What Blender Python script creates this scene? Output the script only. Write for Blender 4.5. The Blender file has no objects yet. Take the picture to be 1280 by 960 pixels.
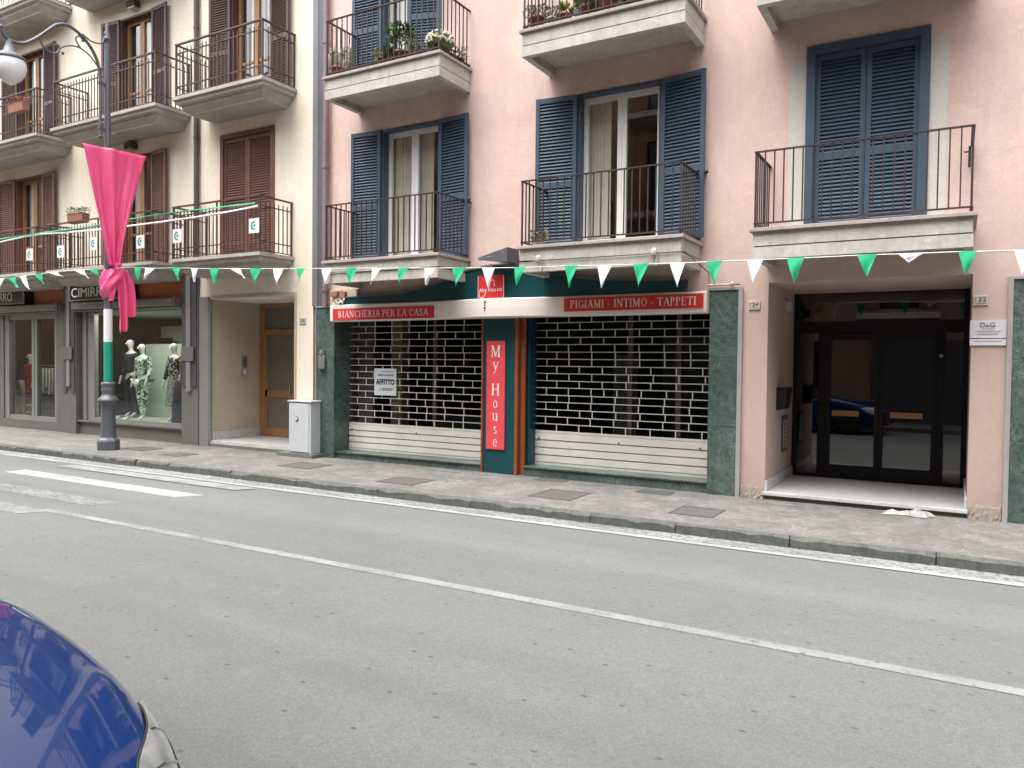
import bpy, bmesh, math, random
from mathutils import Vector, Matrix
random.seed(7)
scn = bpy.context.scene
COL = scn.collection
R_ = math.radians

# ------------------------------------------------------------------ camera
CAM_H = 1.75
cam_d = bpy.data.cameras.new('camera'); cam = bpy.data.objects.new('camera', cam_d); COL.objects.link(cam)
yaw, pitch, roll = R_(30.1), math.atan(26/962.0), .011
F = Vector((-math.sin(yaw)*math.cos(pitch), math.cos(yaw)*math.cos(pitch), -math.sin(pitch)))
R0 = Vector((math.cos(yaw), math.sin(yaw), 0)); U0 = R0.cross(F)
Rv = R0*math.cos(roll)+U0*math.sin(roll); Uv = Rv.cross(F)
cam.matrix_world = Matrix(((Rv.x, Uv.x, -F.x, 0), (Rv.y, Uv.y, -F.y, -10.4), (Rv.z, Uv.z, -F.z, CAM_H), (0, 0, 0, 1)))
cam_d.sensor_width = 36; cam_d.lens = 36*962/1280.0; cam_d.clip_start = .05; cam_d.clip_end = 800
scn.camera = cam
# ------------------------------------------------------------------ light (overcast street canyon)
SUN_EL, SUN_AZ = R_(70), R_(200)
w = bpy.data.worlds.new('World'); scn.world = w; w.use_nodes = True
nt = w.node_tree; nt.nodes.clear()
sky = nt.nodes.new('ShaderNodeTexSky'); sky.sky_type = 'NISHITA'; sky.sun_disc = False
sky.sun_elevation = SUN_EL; sky.sun_rotation = SUN_AZ; sky.dust_density = 3.0; sky.air_density = 1.0
hsv = nt.nodes.new('ShaderNodeHueSaturation'); hsv.inputs['Saturation'].default_value = .16
bg = nt.nodes.new('ShaderNodeBackground'); bg.inputs['Strength'].default_value = .15
wo = nt.nodes.new('ShaderNodeOutputWorld')
nt.links.new(sky.outputs[0], hsv.inputs['Color']); nt.links.new(hsv.outputs[0], bg.inputs['Color']); nt.links.new(bg.outputs[0], wo.inputs[0])
sd = bpy.data.lights.new('sun', 'SUN'); sd.energy = .6; sd.angle = R_(45); sd.color = (1, .97, .93)
so = bpy.data.objects.new('sun', sd); COL.objects.link(so)
sdir = Vector((math.sin(SUN_AZ)*math.cos(SUN_EL), math.cos(SUN_AZ)*math.cos(SUN_EL), math.sin(SUN_EL)))
so.rotation_euler = (-sdir).to_track_quat('-Z', 'Y').to_euler(); so.location = (0, -8, 30)
vs = scn.view_settings; vs.view_transform = 'Standard'; vs.look = 'None'; vs.gamma = 1; vs.exposure = 2.3
scn.cycles.use_denoising = True
scn.cycles.max_bounces = 8; scn.cycles.diffuse_bounces = 2; scn.cycles.glossy_bounces = 4; scn.cycles.transparent_max_bounces = 12
scn.cycles.caustics_reflective = False; scn.cycles.caustics_refractive = False

# ------------------------------------------------------------------ materials
def lin(c):
    return tuple(((x/255/12.92) if x/255 <= .04045 else ((x/255+.055)/1.055)**2.4) for x in c)
class NT:
    def __init__(s, name):
        s.m = bpy.data.materials.new(name); s.m.use_nodes = True; s.t = s.m.node_tree; s.n = s.t.nodes
        s.b = s.n['Principled BSDF']; s.co = s.n.new('ShaderNodeTexCoord').outputs['Object']
    def link(s, a, b): s.t.links.new(a, b)
    def map(s, scale=(1, 1, 1), rot=(0, 0, 0)):
        m = s.n.new('ShaderNodeMapping'); m.inputs['Scale'].default_value = scale; m.inputs['Rotation'].default_value = rot
        s.link(s.co, m.inputs['Vector']); return m.outputs[0]
    def noise(s, scale, detail=4, rough=.55, vec=None, dist=0):
        n = s.n.new('ShaderNodeTexNoise'); n.inputs['Scale'].default_value = scale; n.inputs['Detail'].default_value = detail
        n.inputs['Roughness'].default_value = rough; n.inputs['Distortion'].default_value = dist
        s.link(vec or s.co, n.inputs['Vector']); return n.outputs['Fac']
    def vor(s, scale, feat='F1', vec=None, out='Distance', rnd=1):
        n = s.n.new('ShaderNodeTexVoronoi'); n.voronoi_dimensions = '2D'; n.feature = feat; n.inputs['Scale'].default_value = scale
        n.inputs['Randomness'].default_value = rnd
        s.link(vec or s.co, n.inputs['Vector']); return n.outputs[out]
    def ramp(s, f, stops):
        r = s.n.new('ShaderNodeValToRGB'); e = r.color_ramp.elements
        while len(e) > len(stops): e.remove(e[-1])
        while len(e) < len(stops): e.new(.5)
        for el, (p, c) in zip(e, stops):
            el.position = p; el.color = (c, c, c, 1) if isinstance(c, (int, float)) else (*c, 1)
        s.link(f, r.inputs[0]); return r.outputs[0]
    def mix(s, fac, a, b, mode='MIX'):
        m = s.n.new('ShaderNodeMix'); m.data_type = 'RGBA'; m.blend_type = mode
        for i, v in ((0, fac), (6, a), (7, b)):
            if isinstance(v, (int, float)): m.inputs[i].default_value = v if i == 0 else (v, v, v, 1)
            elif isinstance(v, tuple): m.inputs[i].default_value = (*v, 1)
            else: s.link(v, m.inputs[i])
        return m.outputs[2]
    def math(s, op, a, b=0.0):
        m = s.n.new('ShaderNodeMath'); m.operation = op
        for i, v in ((0, a), (1, b)):
            if isinstance(v, (int, float)): m.inputs[i].default_value = v
            else: s.link(v, m.inputs[i])
        return m.outputs[0]
    def sep(s, i):
        n = s.n.new('ShaderNodeSeparateXYZ'); s.link(s.co, n.inputs[0]); return n.outputs[i]
    def col(s, c):
        if isinstance(c, tuple): s.b.inputs['Base Color'].default_value = (*c, 1)
        else: s.link(c, s.b.inputs['Base Color'])
    def bump(s, h, st=.3, d=.01):
        b = s.n.new('ShaderNodeBump'); b.inputs['Strength'].default_value = st; b.inputs['Distance'].default_value = d
        s.link(h, b.inputs['Height']); s.link(b.outputs[0], s.b.inputs['Normal'])
    def rough(s, v):
        if isinstance(v, (int, float)): s.b.inputs['Roughness'].default_value = v
        else: s.link(v, s.b.inputs['Roughness'])
def simple(name, c, rough=.6, metal=0, var=.12, scale=6, bump=0, coat=0):
    k = NT(name)
    n = k.ramp(k.noise(scale, 6, .6), [(.3, 1-var), (.7, 1+var*.5)])
    k.col(k.mix(1.0, c, n, 'MULTIPLY')); k.rough(rough); k.b.inputs['Metallic'].default_value = metal
    if bump: k.bump(k.noise(scale*12, 4), bump, .004)
    if coat: k.b.inputs['Coat Weight'].default_value = coat
    return k.m
M = {}
def plaster(name, base, alt, damp, low=None):
    k = NT(name)
    big = k.ramp(k.noise(.7, 7, .68, dist=.9), [(.38, 0), (.64, 1)])
    c = k.mix(big, base, alt)
    st = k.ramp(k.noise(1.6, 6, .65, vec=k.map((3.5, 1, .35))), [(.49, 0), (.72, .55)])
    c = k.mix(st, c, tuple(x*f for x, f in zip(base, (.76, .80, .78))))
    pt = k.ramp(k.noise(2.3, 7, .7, dist=1.2), [(.56, 0), (.62, .28)])
    c = k.mix(pt, c, tuple(min(.9, x*1.10) for x in base))
    fine = k.ramp(k.noise(26, 5, .7), [(.3, .93), (.7, 1.04)])
    c = k.mix(1.0, c, fine, 'MULTIPLY')
    # real dirt and damp worn into the plaster near the pavement
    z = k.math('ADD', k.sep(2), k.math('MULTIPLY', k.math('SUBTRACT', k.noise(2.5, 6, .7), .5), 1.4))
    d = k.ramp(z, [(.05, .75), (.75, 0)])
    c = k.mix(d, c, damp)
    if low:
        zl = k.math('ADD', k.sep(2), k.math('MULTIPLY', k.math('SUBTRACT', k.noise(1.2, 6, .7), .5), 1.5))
        c = k.mix(k.ramp(k.math('DIVIDE', zl, 4.2), [(.45, .62), (.92, 0)]), c, low)     # street canyon's shade painted into the lower storey's colour
    hc = k.ramp(k.math('ABSOLUTE', k.math('SUBTRACT', k.noise(.55, 8, .72, dist=1.0), .5)), [(0, .35), (.0016, 0)])
    c = k.mix(hc, c, tuple(x*.5 for x in alt))
    sc = k.ramp(k.noise(9, 8, .75), [(.66, 0), (.72, .35)])
    c = k.mix(sc, c, tuple(x*.7 for x in alt))
    k.col(c); k.rough(.92); k.bump(k.noise(55, 5, .7), .25, .004); return k.m
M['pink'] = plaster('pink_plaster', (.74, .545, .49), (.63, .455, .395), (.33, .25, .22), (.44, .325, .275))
M['cream'] = plaster('cream_plaster', (.86, .77, .64), (.81, .71, .575), (.50, .44, .35))
M['sandwall'] = plaster('sand_plaster', (.60, .50, .38), (.55, .45, .33), (.45, .38, .30))
M['crumble'] = plaster('crumbled_render', (.42, .34, .29), (.34, .27, .22), (.3, .25, .21))
M['lightplaster'] = plaster('unpainted_plaster', (.62, .60, .54), (.58, .55, .48), (.5, .5, .45))
M['beigeplaster'] = plaster('beige_plaster', (.58, .47, .37), (.5, .4, .3), (.4, .35, .3))
def marble(name, base, vein, dark, sc=1.0):
    k = NT(name)
    wv = k.noise(5*sc, 8, .7, dist=2.5)
    c = k.mix(k.ramp(k.noise(11*sc, 7, .7, dist=1.5), [(.35, 0), (.7, 1)]), base, dark)
    ve = k.ramp(k.math('ABSOLUTE', k.math('SUBTRACT', wv, .5)), [(0, .75), (.018, .35), (.05, 0)])
    c = k.mix(ve, c, vein)
    k.col(c); k.rough(.32); return k.m
def gmarble():
    k = NT('green_marble')
    v = k.map((1, 1, 1), (0, .4, 0))
    a = k.ramp(k.noise(1.3, 8, .7, v, 1.8), [(.35, 0), (.65, 1)])
    c = k.mix(a, (.055, .088, .076), (.024, .046, .039))
    b = k.ramp(k.noise(14, 7, .75, v, .8), [(.42, 0), (.62, .8)])
    c = k.mix(b, c, (.085, .122, .108))
    for sc, wd, st, ds in ((2.2, .012, .75, 1.4), (6.5, .022, .5, 1.0), (17, .035, .28, .6)):
        ve = k.ramp(k.math('ABSOLUTE', k.math('SUBTRACT', k.noise(sc, 8, .72, v, ds), .5)), [(0, st), (wd*.4, st*.4), (wd, 0)])
        c = k.mix(k.math('MULTIPLY', ve, k.ramp(k.noise(1.1, 3, .6), [(.4, .15), (.6, 1)])), c, (.28, .35, .32))
    k.col(c); k.rough(.28); return k.m
M['marble'] = gmarble()
M['whitemarble'] = marble('white_marble', (.60, .60, .58), (.4, .4, .4), (.5, .5, .48), .5)
def concrete(name, c, dark, sc=2.0):
    k = NT(name)
    a = k.ramp(k.noise(sc, 7, .7, dist=.4), [(.35, 0), (.7, 1)])
    cc = k.mix(a, c, dark)
    st = k.ramp(k.noise(3, 6, .7, vec=k.map((5, 5, .5))), [(.5, 0), (.75, .45)])
    cc = k.mix(st, cc, tuple(x*.6 for x in dark))
    ch = k.ramp(k.noise(6.5, 7, .75, vec=k.map((1, 1, 2.2)), dist=.8), [(.585, 0), (.60, .5)])
    cc = k.mix(ch, cc, tuple(min(.9, x*1.22) for x in c))
    ch2 = k.ramp(k.noise(8.5, 7, .8, vec=k.map((1, 1, 1.6)), dist=1.0), [(.62, 0), (.635, .45)])
    cc = k.mix(ch2, cc, tuple(x*.55 for x in dark))
    k.col(cc); k.rough(.9); k.bump(k.noise(40, 5, .7), .35, .005); return k.m
M['slab'] = concrete('balcony_concrete', (.53, .50, .45), (.37, .34, .30), 3)
M['slabtop'] = concrete('balcony_stone_edge', (.42, .36, .32), (.33, .28, .25))
M['greyslab'] = concrete('grey_balcony_concrete', (.46, .43, .39), (.33, .305, .275))
M['kerb'] = concrete('kerb_stone', (.125, .13, .122), (.06, .064, .060), 7)
M['white'] = simple('white_paint', (.78, .78, .75), .45, var=.05)
M['blue'] = simple('blue_shutter_paint', (.048, .080, .122), .5, var=.16, scale=5)
M['bluelight'] = simple('worn_blue_paint', (.10, .15, .21), .5, var=.16, scale=5)
M['brown'] = simple('brown_shutter_wood', (.16, .070, .042), .55, var=.22, scale=5)
M['darkbrown'] = simple('dark_brown_shutter', (.085, .040, .036), .5, var=.2, scale=5)
M['honeywood'] = simple('honey_wood', (.36, .18, .075), .45, var=.2, scale=4)
M['iron'] = simple('dark_iron', (.055, .038, .038), .5, .3, .2)
M['brownrail'] = simple('brown_iron', (.085, .050, .042), .5, .2, .2)
M['strip'] = simple('grey_joint_metal', (.20, .20, .22), .5, .2, .12)
M['stripdark'] = simple('dark_joint_metal', (.12, .12, .14), .5, .2, .12)
M['pipe'] = simple('brown_pipe', (.25, .17, .165), .55, .1, .2)
M['greypipe'] = simple('dark_pipe', (.10, .08, .075), .55, .1, .2)
M['alu'] = simple('champagne_aluminium', (.84, .755, .69), .42, .1, .04, 2)
M['alutrim'] = simple('light_metal_trim', (.52, .49, .47), .4, .5, .1)
M['red'] = simple('red_sign_panel', (.62, .035, .035), .4, var=.06)
M['pinkred'] = simple('faded_red_panel', (.68, .07, .08), .45, var=.08)
M['teal'] = simple('teal_panel', (.003, .055, .062), .35, var=.15, scale=3)
M['orange'] = simple('orange_brown_post', (.30, .085, .035), .35, .2, .25, 3)
M['letters'] = simple('pale_lettering', (.80, .70, .66), .5, var=.05)
M['black'] = simple('black_paint', (.012, .012, .012), .35, var=.1)
M['blackframe'] = simple('black_door_frame', (.006, .005, .005), .55, var=.1)
M['blackframe'].node_tree.nodes['Principled BSDF'].inputs['Specular IOR Level'].default_value = .25
M['shutterwhite'] = simple('cream_shutter_metal', (.68, .66, .60), .42, .15, .10, 3)
M['lattice'] = simple('lattice_metal', (.68, .66, .61), .45, .15, .12)
M['shopgrey'] = simple('grey_shopfront_metal', (.165, .16, .15), .45, .2, .12, 3)
M['shopdark'] = simple('dark_shopfront_metal', (.085, .085, .092), .45, .2, .12, 3)
M['shoplight'] = simple('light_shopfront_metal', (.28, .275, .265), .4, .3, .08, 3)
M['terra'] = simple('orange_fascia', (.55, .18, .075), .7, var=.15, scale=2)
M['pot'] = simple('terracotta', (.34, .15, .10), .8, var=.25)
M['soil'] = simple('potting_soil', (.04, .03, .02), .95)
M['lamppost'] = simple('grey_cast_iron', (.115, .122, .135), .5, .3, .15, 7, .2)
M['green'] = simple('green_wrap', (.01, .30, .19), .5, var=.06)
M['pengreen'] = simple('green_pennant_cloth', (.015, .42, .19), .7, var=.08, scale=9)
M['penwhite'] = simple('white_pennant_cloth', (.80, .81, .84), .7, var=.05, scale=9)
M['string'] = simple('pale_string', (.6, .6, .58), .8)
M['pink_satin'] = simple('pink_satin', (.90, .085, .235), .33, 0, .08, 5)
def satin():
    k = NT('pink_satin')
    v = k.map((26, 26, 3.0)); cr = k.noise(1.0, 6, .62, v, 1.2)
    k.col(k.mix(k.ramp(k.noise(.9, 4, .6, k.map((9, 9, 1.5))), [(.35, 0), (.7, 1)]), (.95, .12, .29), (.86, .08, .24)))
    k.rough(.30); k.bump(cr, .55, .02); return k.m
M['pink_satin'] = satin()
M['curtain'] = simple('beige_curtain', (.72, .68, .58), .9, var=.1)
M['room'] = simple('dim_room_wall', (.13, .11, .09), .9)
M['frosted'] = simple('frosted_door_pane', (.17, .155, .135), .3)
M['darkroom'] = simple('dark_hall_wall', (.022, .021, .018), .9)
M['cabinet'] = simple('grey_cabinet_plastic', (.50, .52, .53), .5, var=.06)
M['stonebase'] = concrete('dark_stone_base', (.16, .17, .16), (.11, .12, .11))
M['plaque'] = simple('stone_plaque', (.55, .48, .40), .7)
M['greyink'] = simple('grey_ink', (.14, .13, .13), .7)
M['paper'] = simple('paper', (.62, .66, .68), .7, var=.04)
M['plaquewhite'] = simple('white_plaque', (.68, .67, .70), .35, var=.04)
M['mannequin'] = simple('mannequin_plastic', (.72, .70, .66), .35, var=.03)
M['suit'] = simple('dark_suit_cloth', (.02, .028, .04), .85)
M['redcloth'] = simple('red_cloth', (.45, .012, .018), .8)
M['blacksk'] = simple('black_skirt_cloth', (.02, .022, .035), .7)
def leopard(name, light, dark, sc, th):
    k = NT(name)
    v = k.noise(sc, 3, .5, dist=1.6)
    k.col(k.mix(k.ramp(v, [(th-.02, 0), (th+.02, 1)]), light, dark)); k.rough(.8); return k.m
M['print1'] = leopard('leaf_print_cloth', (.75, .80, .74), (.02, .07, .055), 13, .52)
M['print2'] = leopard('swirl_print_cloth', (.60, .57, .52), (.015, .015, .02), 9, .44)
M['print3'] = leopard('speckled_skirt_cloth', (.38, .42, .34), (.05, .06, .05), 34, .5)
M['shopwall'] = simple('pale_green_shop_wall', (.50, .58, .50), .8, var=.04, scale=1)
M['dimteal'] = simple('dim_green_panel', (.12, .15, .13), .7)
M['litterplastic'] = simple('dirty_white_plastic', (.40, .40, .39), .4, var=.25, scale=20)
M['shopdarkwall'] = simple('taupe_shop_wall', (.055, .05, .042), .8, var=.05, scale=1)
M['shopfloor'] = simple('shop_floor', (.3, .3, .27), .4)
M['beigeglass'] = simple('beige_chair', (.42, .30, .20), .7)
def foliage(name, a, b, sc=30):
    k = NT(name); k.col(k.mix(k.ramp(k.noise(sc, 2), [(.35, 0), (.65, 1)]), a, b)); k.rough(.7); return k.m
M['leaf'] = foliage('green_leaves', (.05, .10, .025), (.12, .17, .05))
M['leafgrey'] = foliage('grey_cactus', (.16, .18, .11), (.30, .27, .19))
M['leafyellow'] = foliage('yellow_green_cactus', (.35, .36, .10), (.18, .24, .07))
M['flower'] = foliage('white_flower_buds', (.62, .58, .50), (.45, .38, .32))
M['flowerpink'] = foliage('faded_pink_flowers', (.35, .06, .08), (.12, .10, .05))
def glass(name, tint=(1, 1, 1), refl=1.0, base=.04, grough=.0):
    k = NT(name); n = k.n
    n.remove(k.b)
    tr = n.new('ShaderNodeBsdfTransparent'); tr.inputs[0].default_value = (*tint, 1)
    gl = n.new('ShaderNodeBsdfGlossy'); gl.inputs['Roughness'].default_value = grough; gl.inputs[0].default_value = (refl, refl, refl, 1)
    lw = n.new('ShaderNodeLayerWeight'); lw.inputs['Blend'].default_value = .5
    pw = n.new('ShaderNodeMath'); pw.operation = 'POWER'; pw.inputs[1].default_value = 4.2; k.link(lw.outputs['Facing'], pw.inputs[0]); fr = pw
    ma = n.new('ShaderNodeMath'); ma.operation = 'MULTIPLY_ADD'; ma.inputs[1].default_value = 1.3; ma.inputs[2].default_value = base
    mx = n.new('ShaderNodeMixShader')
    k.link(fr.outputs[0], ma.inputs[0]); k.link(ma.outputs[0], mx.inputs[0]); k.link(tr.outputs[0], mx.inputs[1]); k.link(gl.outputs[0], mx.inputs[2])
    k.link(mx.outputs[0], n['Material Output'].inputs[0]); return k.m
M['glass'] = glass('window_glass', (.93, .95, .94), 1, .10)
M['shopglass'] = glass('shop_glass', (.80, .87, .82), 1, .05)
M['doorglass'] = glass('dark_door_glass', (.14, .125, .11), .9, .10)
M['dullglass'] = glass('dusty_display_glass', (.55, .60, .56), .30, .0)
M['lampglass'] = simple('opal_globe', (.85, .85, .86), .12, var=.02)
def carpaint(name, c, metal=.35):
    k = NT(name); b = k.b
    k.col(c); b.inputs['Metallic'].default_value = metal; k.rough(.32)
    b.inputs['Coat Weight'].default_value = 1; b.inputs['Coat Roughness'].default_value = .02
    return k.m
M['carblue'] = carpaint('blue_car_paint', (.0015, .024, .115), .0)
M['carblue'].node_tree.nodes['Principled BSDF'].inputs['Specular IOR Level'].default_value = .1
M['carblue'].node_tree.nodes['Principled BSDF'].inputs['Coat IOR'].default_value = 1.34
M['cardark'] = carpaint('black_car_paint', (.012, .012, .014), .1)
M['carwhite'] = carpaint('white_car_paint', (.6, .6, .6), .0)
M['carglass'] = simple('dark_car_glass', (.01, .012, .015), .03, var=0)
M['tyre'] = simple('tyre_rubber', (.015, .015, .015), .85)
M['chrome'] = simple('chrome', (.75, .77, .78), .12, 1, 0)
M['lens'] = simple('headlight_reflector', (.50, .53, .52), .22, .6, .25, 18)
M['led'] = simple('white_light_strip', (.80, .84, .84), .25, var=.02)
# asphalt
M['ochre'] = plaster('brown_ochre_plaster', (.26, .19, .15), (.21, .155, .12), (.2, .16, .13))
def asphalt():
    k = NT('worn_asphalt')
    c = k.mix(k.ramp(k.noise(.5, 5, .6, vec=k.map((.25, 1, 1))), [(.3, 0), (.7, 1)]), (.135, .144, .137), (.158, .164, .154))
    c = k.mix(k.ramp(k.noise(1.7, 7, .7, dist=.5), [(.45, 0), (.75, .5)]), c, (.178, .180, .164))
    gr = k.ramp(k.noise(95, 3, .8), [(.3, .72), (.5, 1.0), (.72, 1.28)])
    c = k.mix(1.0, c, gr, 'MULTIPLY')
    c = k.mix(1.0, c, k.ramp(k.noise(38, 5, .75), [(.3, .84), (.7, 1.12)]), 'MULTIPLY')
    ln_ = k.ramp(k.noise(.9, 3, .5, vec=k.map((.02, 1, 1))), [(.38, .88), (.62, 1.07)])
    c = k.mix(1.0, c, ln_, 'MULTIPLY')
    pc = k.ramp(k.noise(.35, 2, .4, vec=k.map((.6, 1.4, 1)), dist=.3), [(.555, 0), (.562, .14)])
    c = k.mix(pc, c, (.11, .112, .11))
    st = k.ramp(k.vor(210, out='Distance'), [(.0, 1.15), (.5, .95)])
    c = k.mix(1.0, c, st, 'MULTIPLY')
    sp = k.ramp(k.vor(1.7, vec=k.map((1, 1.6, 1))), [(.022, 1), (.042, 0)])       # dark droplets of tar and gum
    c = k.mix(k.math('MULTIPLY', sp, .8), c, (.07, .068, .06))
    sp2 = k.ramp(k.vor(3.1, vec=k.map((1, 1.4, 1), (0, 0, .7))), [(.012, .5), (.028, 0)])
    c = k.mix(sp2, c, (.09, .09, .08))
    cr = k.ramp(k.math('ABSOLUTE', k.math('SUBTRACT', k.noise(.8, 8, .75, dist=.8), .5)), [(0, .45), (.003, 0)])
    c = k.mix(cr, c, (.09, .09, .085))
    k.col(c); k.rough(.86); k.bump(k.noise(120, 3, .8), .5, .006); return k.m
M['asphalt'] = asphalt()
def paving():
    k = NT('cobbled_pavement')
    v = k.map((1, 1, 1), (0, 0, .3))
    edge = k.vor(9.5, 'DISTANCE_TO_EDGE', v)
    cid = k.vor(9.5, 'F1', v, 'Color')
    cc = k.n.new('ShaderNodeSeparateColor'); k.link(cid, cc.inputs[0])
    c = k.mix(cc.outputs[0], (.135, .127, .118), (.18, .171, .16))
    c = k.mix(k.ramp(cc.outputs[1], [(.75, 0), (.9, .5)]), c, (.12, .117, .112))
    big = k.ramp(k.noise(.9, 5, .6), [(.3, .86), (.7, 1.10)])
    c = k.mix(1.0, c, big, 'MULTIPLY')
    jo = k.ramp(edge, [(.04, .6), (.12, 0)])
    jcol = k.mix(k.ramp(k.noise(1.8, 5), [(.47, 0), (.58, 1)]), (.10, .095, .087), (.26, .255, .24))
    c = k.mix(jo, c, jcol)
    c = k.mix(1.0, c, k.ramp(k.noise(60, 4, .7), [(.3, .88), (.7, 1.08)]), 'MULTIPLY')
    k.col(c); k.rough(.85); k.bump(k.ramp(edge, [(0, 0), (.12, 1)]), .35, .008); return k.m
M['paving'] = paving()
M['hatch'] = concrete('cobble_filled_hatch', (.105, .095, .085), (.08, .073, .067), 14)
M['ironhatch'] = concrete('iron_grate', (.10, .10, .10), (.07, .07, .07), 14)
def roadpaint(name, wear, c=(.37, .38, .372)):
    k = NT(name); n = k.n
    f = k.ramp(k.noise(16, 8, .8), [(wear-.06, 0), (wear+.06, 1)])
    f2 = k.ramp(k.noise(2.5, 4, .6, vec=k.map((.5, 1, 1))), [(.30, .6), (.6, 1)])
    tr = n.new('ShaderNodeBsdfTransparent'); mx = n.new('ShaderNodeMixShader')
    k.col(k.mix(k.ramp(k.noise(70, 3), [(.3, 0), (.7, 1)]), c, tuple(x*.82 for x in c))); k.rough(.7)
    k.link(k.math('MULTIPLY', f, f2), mx.inputs[0]); k.link(tr.outputs[0], mx.inputs[1]); k.link(k.b.outputs[0], mx.inputs[2])
    k.link(mx.outputs[0], n['Material Output'].inputs[0]); return k.m
M['paint'] = roadpaint('road_paint', .34)
M['paint_worn'] = roadpaint('worn_road_paint', .38, (.29, .298, .29))
M['paint_faded'] = roadpaint('faded_road_paint', .43, (.25, .255, .248))
M['gutter'] = roadpaint('dusty_gutter', .44, (.29, .295, .288))

# ------------------------------------------------------------------ mesh helpers
class MB:
    def __init__(s): s.v = []; s.f = []; s.sm = []
    def add(s, vs, fs, smooth=False):
        o = len(s.v); s.v += [tuple(v) for v in vs]
        for f in fs: s.f.append(tuple(i+o for i in f)); s.sm.append(smooth)
        return s
    def box(s, x0, x1, y0, y1, z0, z1, mat=None):
        v = [Vector(p) for p in ((x0,y0,z0),(x1,y0,z0),(x1,y1,z0),(x0,y1,z0),(x0,y0,z1),(x1,y0,z1),(x1,y1,z1),(x0,y1,z1))]
        if mat is not None: v = [mat @ p for p in v]
        return s.add(v, ((0,3,2,1),(4,5,6,7),(0,1,5,4),(1,2,6,5),(2,3,7,6),(3,0,4,7)))
    def prism(s, pts, axis, a, b):
        n = len(pts)
        def P(p, t): return (p[0], t, p[1]) if axis == 'y' else ((t, p[0], p[1]) if axis == 'x' else (p[0], p[1], t))
        v = [P(p, a) for p in pts]+[P(p, b) for p in pts]
        f = [tuple(range(n))[::-1], tuple(range(n, 2*n))]+[(i, (i+1) % n, n+(i+1) % n, n+i) for i in range(n)]
        return s.add(v, f)
    def tube(s, pts, r, seg=8, cap=True, taper=None):
        pts = [Vector(p) for p in pts]; n = len(pts); v = []; prev = None
        for i, p in enumerate(pts):
            d = (pts[min(i+1, n-1)]-pts[max(i-1, 0)]).normalized()
            if prev is None:
                up = Vector((0, 0, 1)) if abs(d.z) < .9 else Vector((1, 0, 0)); a = d.cross(up).normalized()
            else: a = (prev-d*prev.dot(d)).normalized()
            prev = a; b = d.cross(a); rr = taper[i] if taper else r
            for k in range(seg):
                t = 2*math.pi*k/seg; v.append(p+a*math.cos(t)*rr+b*math.sin(t)*rr)
        f = [(i*seg+k, i*seg+(k+1) % seg, (i+1)*seg+(k+1) % seg, (i+1)*seg+k) for i in range(n-1) for k in range(seg)]
        s.add(v, f, seg > 5)
        if cap: s.add(v[:seg], (tuple(range(seg))[::-1],)); s.add(v[-seg:], (tuple(range(seg)),))
        return s
    def lathe(s, prof, c=(0, 0, 0), seg=20, smooth=True, flute=0):
        v = []; n = len(prof)
        for r, z in prof:
            for k in range(seg):
                t = 2*math.pi*k/seg; rr = r*(1-flute*(k % 2))
                v.append((c[0]+rr*math.cos(t), c[1]+rr*math.sin(t), c[2]+z))
        f = [(i*seg+k, i*seg+(k+1) % seg, (i+1)*seg+(k+1) % seg, (i+1)*seg+k) for i in range(n-1) for k in range(seg)]
        s.add(v, f, smooth); s.add(v[:seg], (tuple(range(seg))[::-1],)); s.add(v[-seg:], (tuple(range(seg)),)); return s
    def ball(s, c, r, seg=10, sz=1.0):
        prof = [(r*math.sin(math.pi*i/seg)+1e-4, -r*sz*math.cos(math.pi*i/seg)) for i in range(seg+1)]
        return s.lathe(prof, c, seg*2 if seg > 6 else 8)
    def grid(s, rows, smooth=True, closed=False):
        n = len(rows[0]); v = [p for r in rows for p in r]
        f = []
        for i in range(len(rows)-1):
            for k in range(n if closed else n-1):
                f.append((i*n+k, i*n+(k+1) % n, (i+1)*n+(k+1) % n, (i+1)*n+k))
        return s.add(v, f, smooth)
    def build(s, name, mat, parent=None, bevel=0, kind=None):
        me = bpy.data.meshes.new(name); me.from_pydata(s.v, [], s.f)
        me.polygons.foreach_set('use_smooth', s.sm)
        me.materials.append(M[mat] if isinstance(mat, str) else mat); me.update()
        o = bpy.data.objects.new(name, me); COL.objects.link(o)
        if bevel:
            m = o.modifiers.new('bevel', 'BEVEL'); m.width = bevel; m.segments = 2; m.limit_method = 'ANGLE'
        if parent is not None: put(o, parent)
        if kind: o['kind'] = kind
        return o
def base_of(o):
    p = Vector(o.location)
    while o.parent: o = o.parent; p += Vector(o.location)
    return p
def put(o, parent):           # keep world-space vertices although the parent stands elsewhere
    o.parent = parent; o.location = -base_of(parent)
def thing(name, label, cat, loc=(0, 0, 0), group=None):
    o = bpy.data.objects.new(name, None); COL.objects.link(o); o.location = loc; o.empty_display_size = .1
    return tag(o, label, cat, group)
def tag(o, label, cat, group=None):
    o['label'] = label; o['category'] = cat
    if group: o['group'] = group
    return o
def copy_tree(o, parent=None):
    c = o.copy(); COL.objects.link(c); c.parent = parent
    for ch in list(o.children): copy_tree(ch, c)
    return c
def add_mesh(o, name, mat, parent):
    o.name = name; o.data.materials.clear(); o.data.materials.append(M[mat] if isinstance(mat, str) else mat)
    if parent is not None: put(o, parent)
    return o
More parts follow.
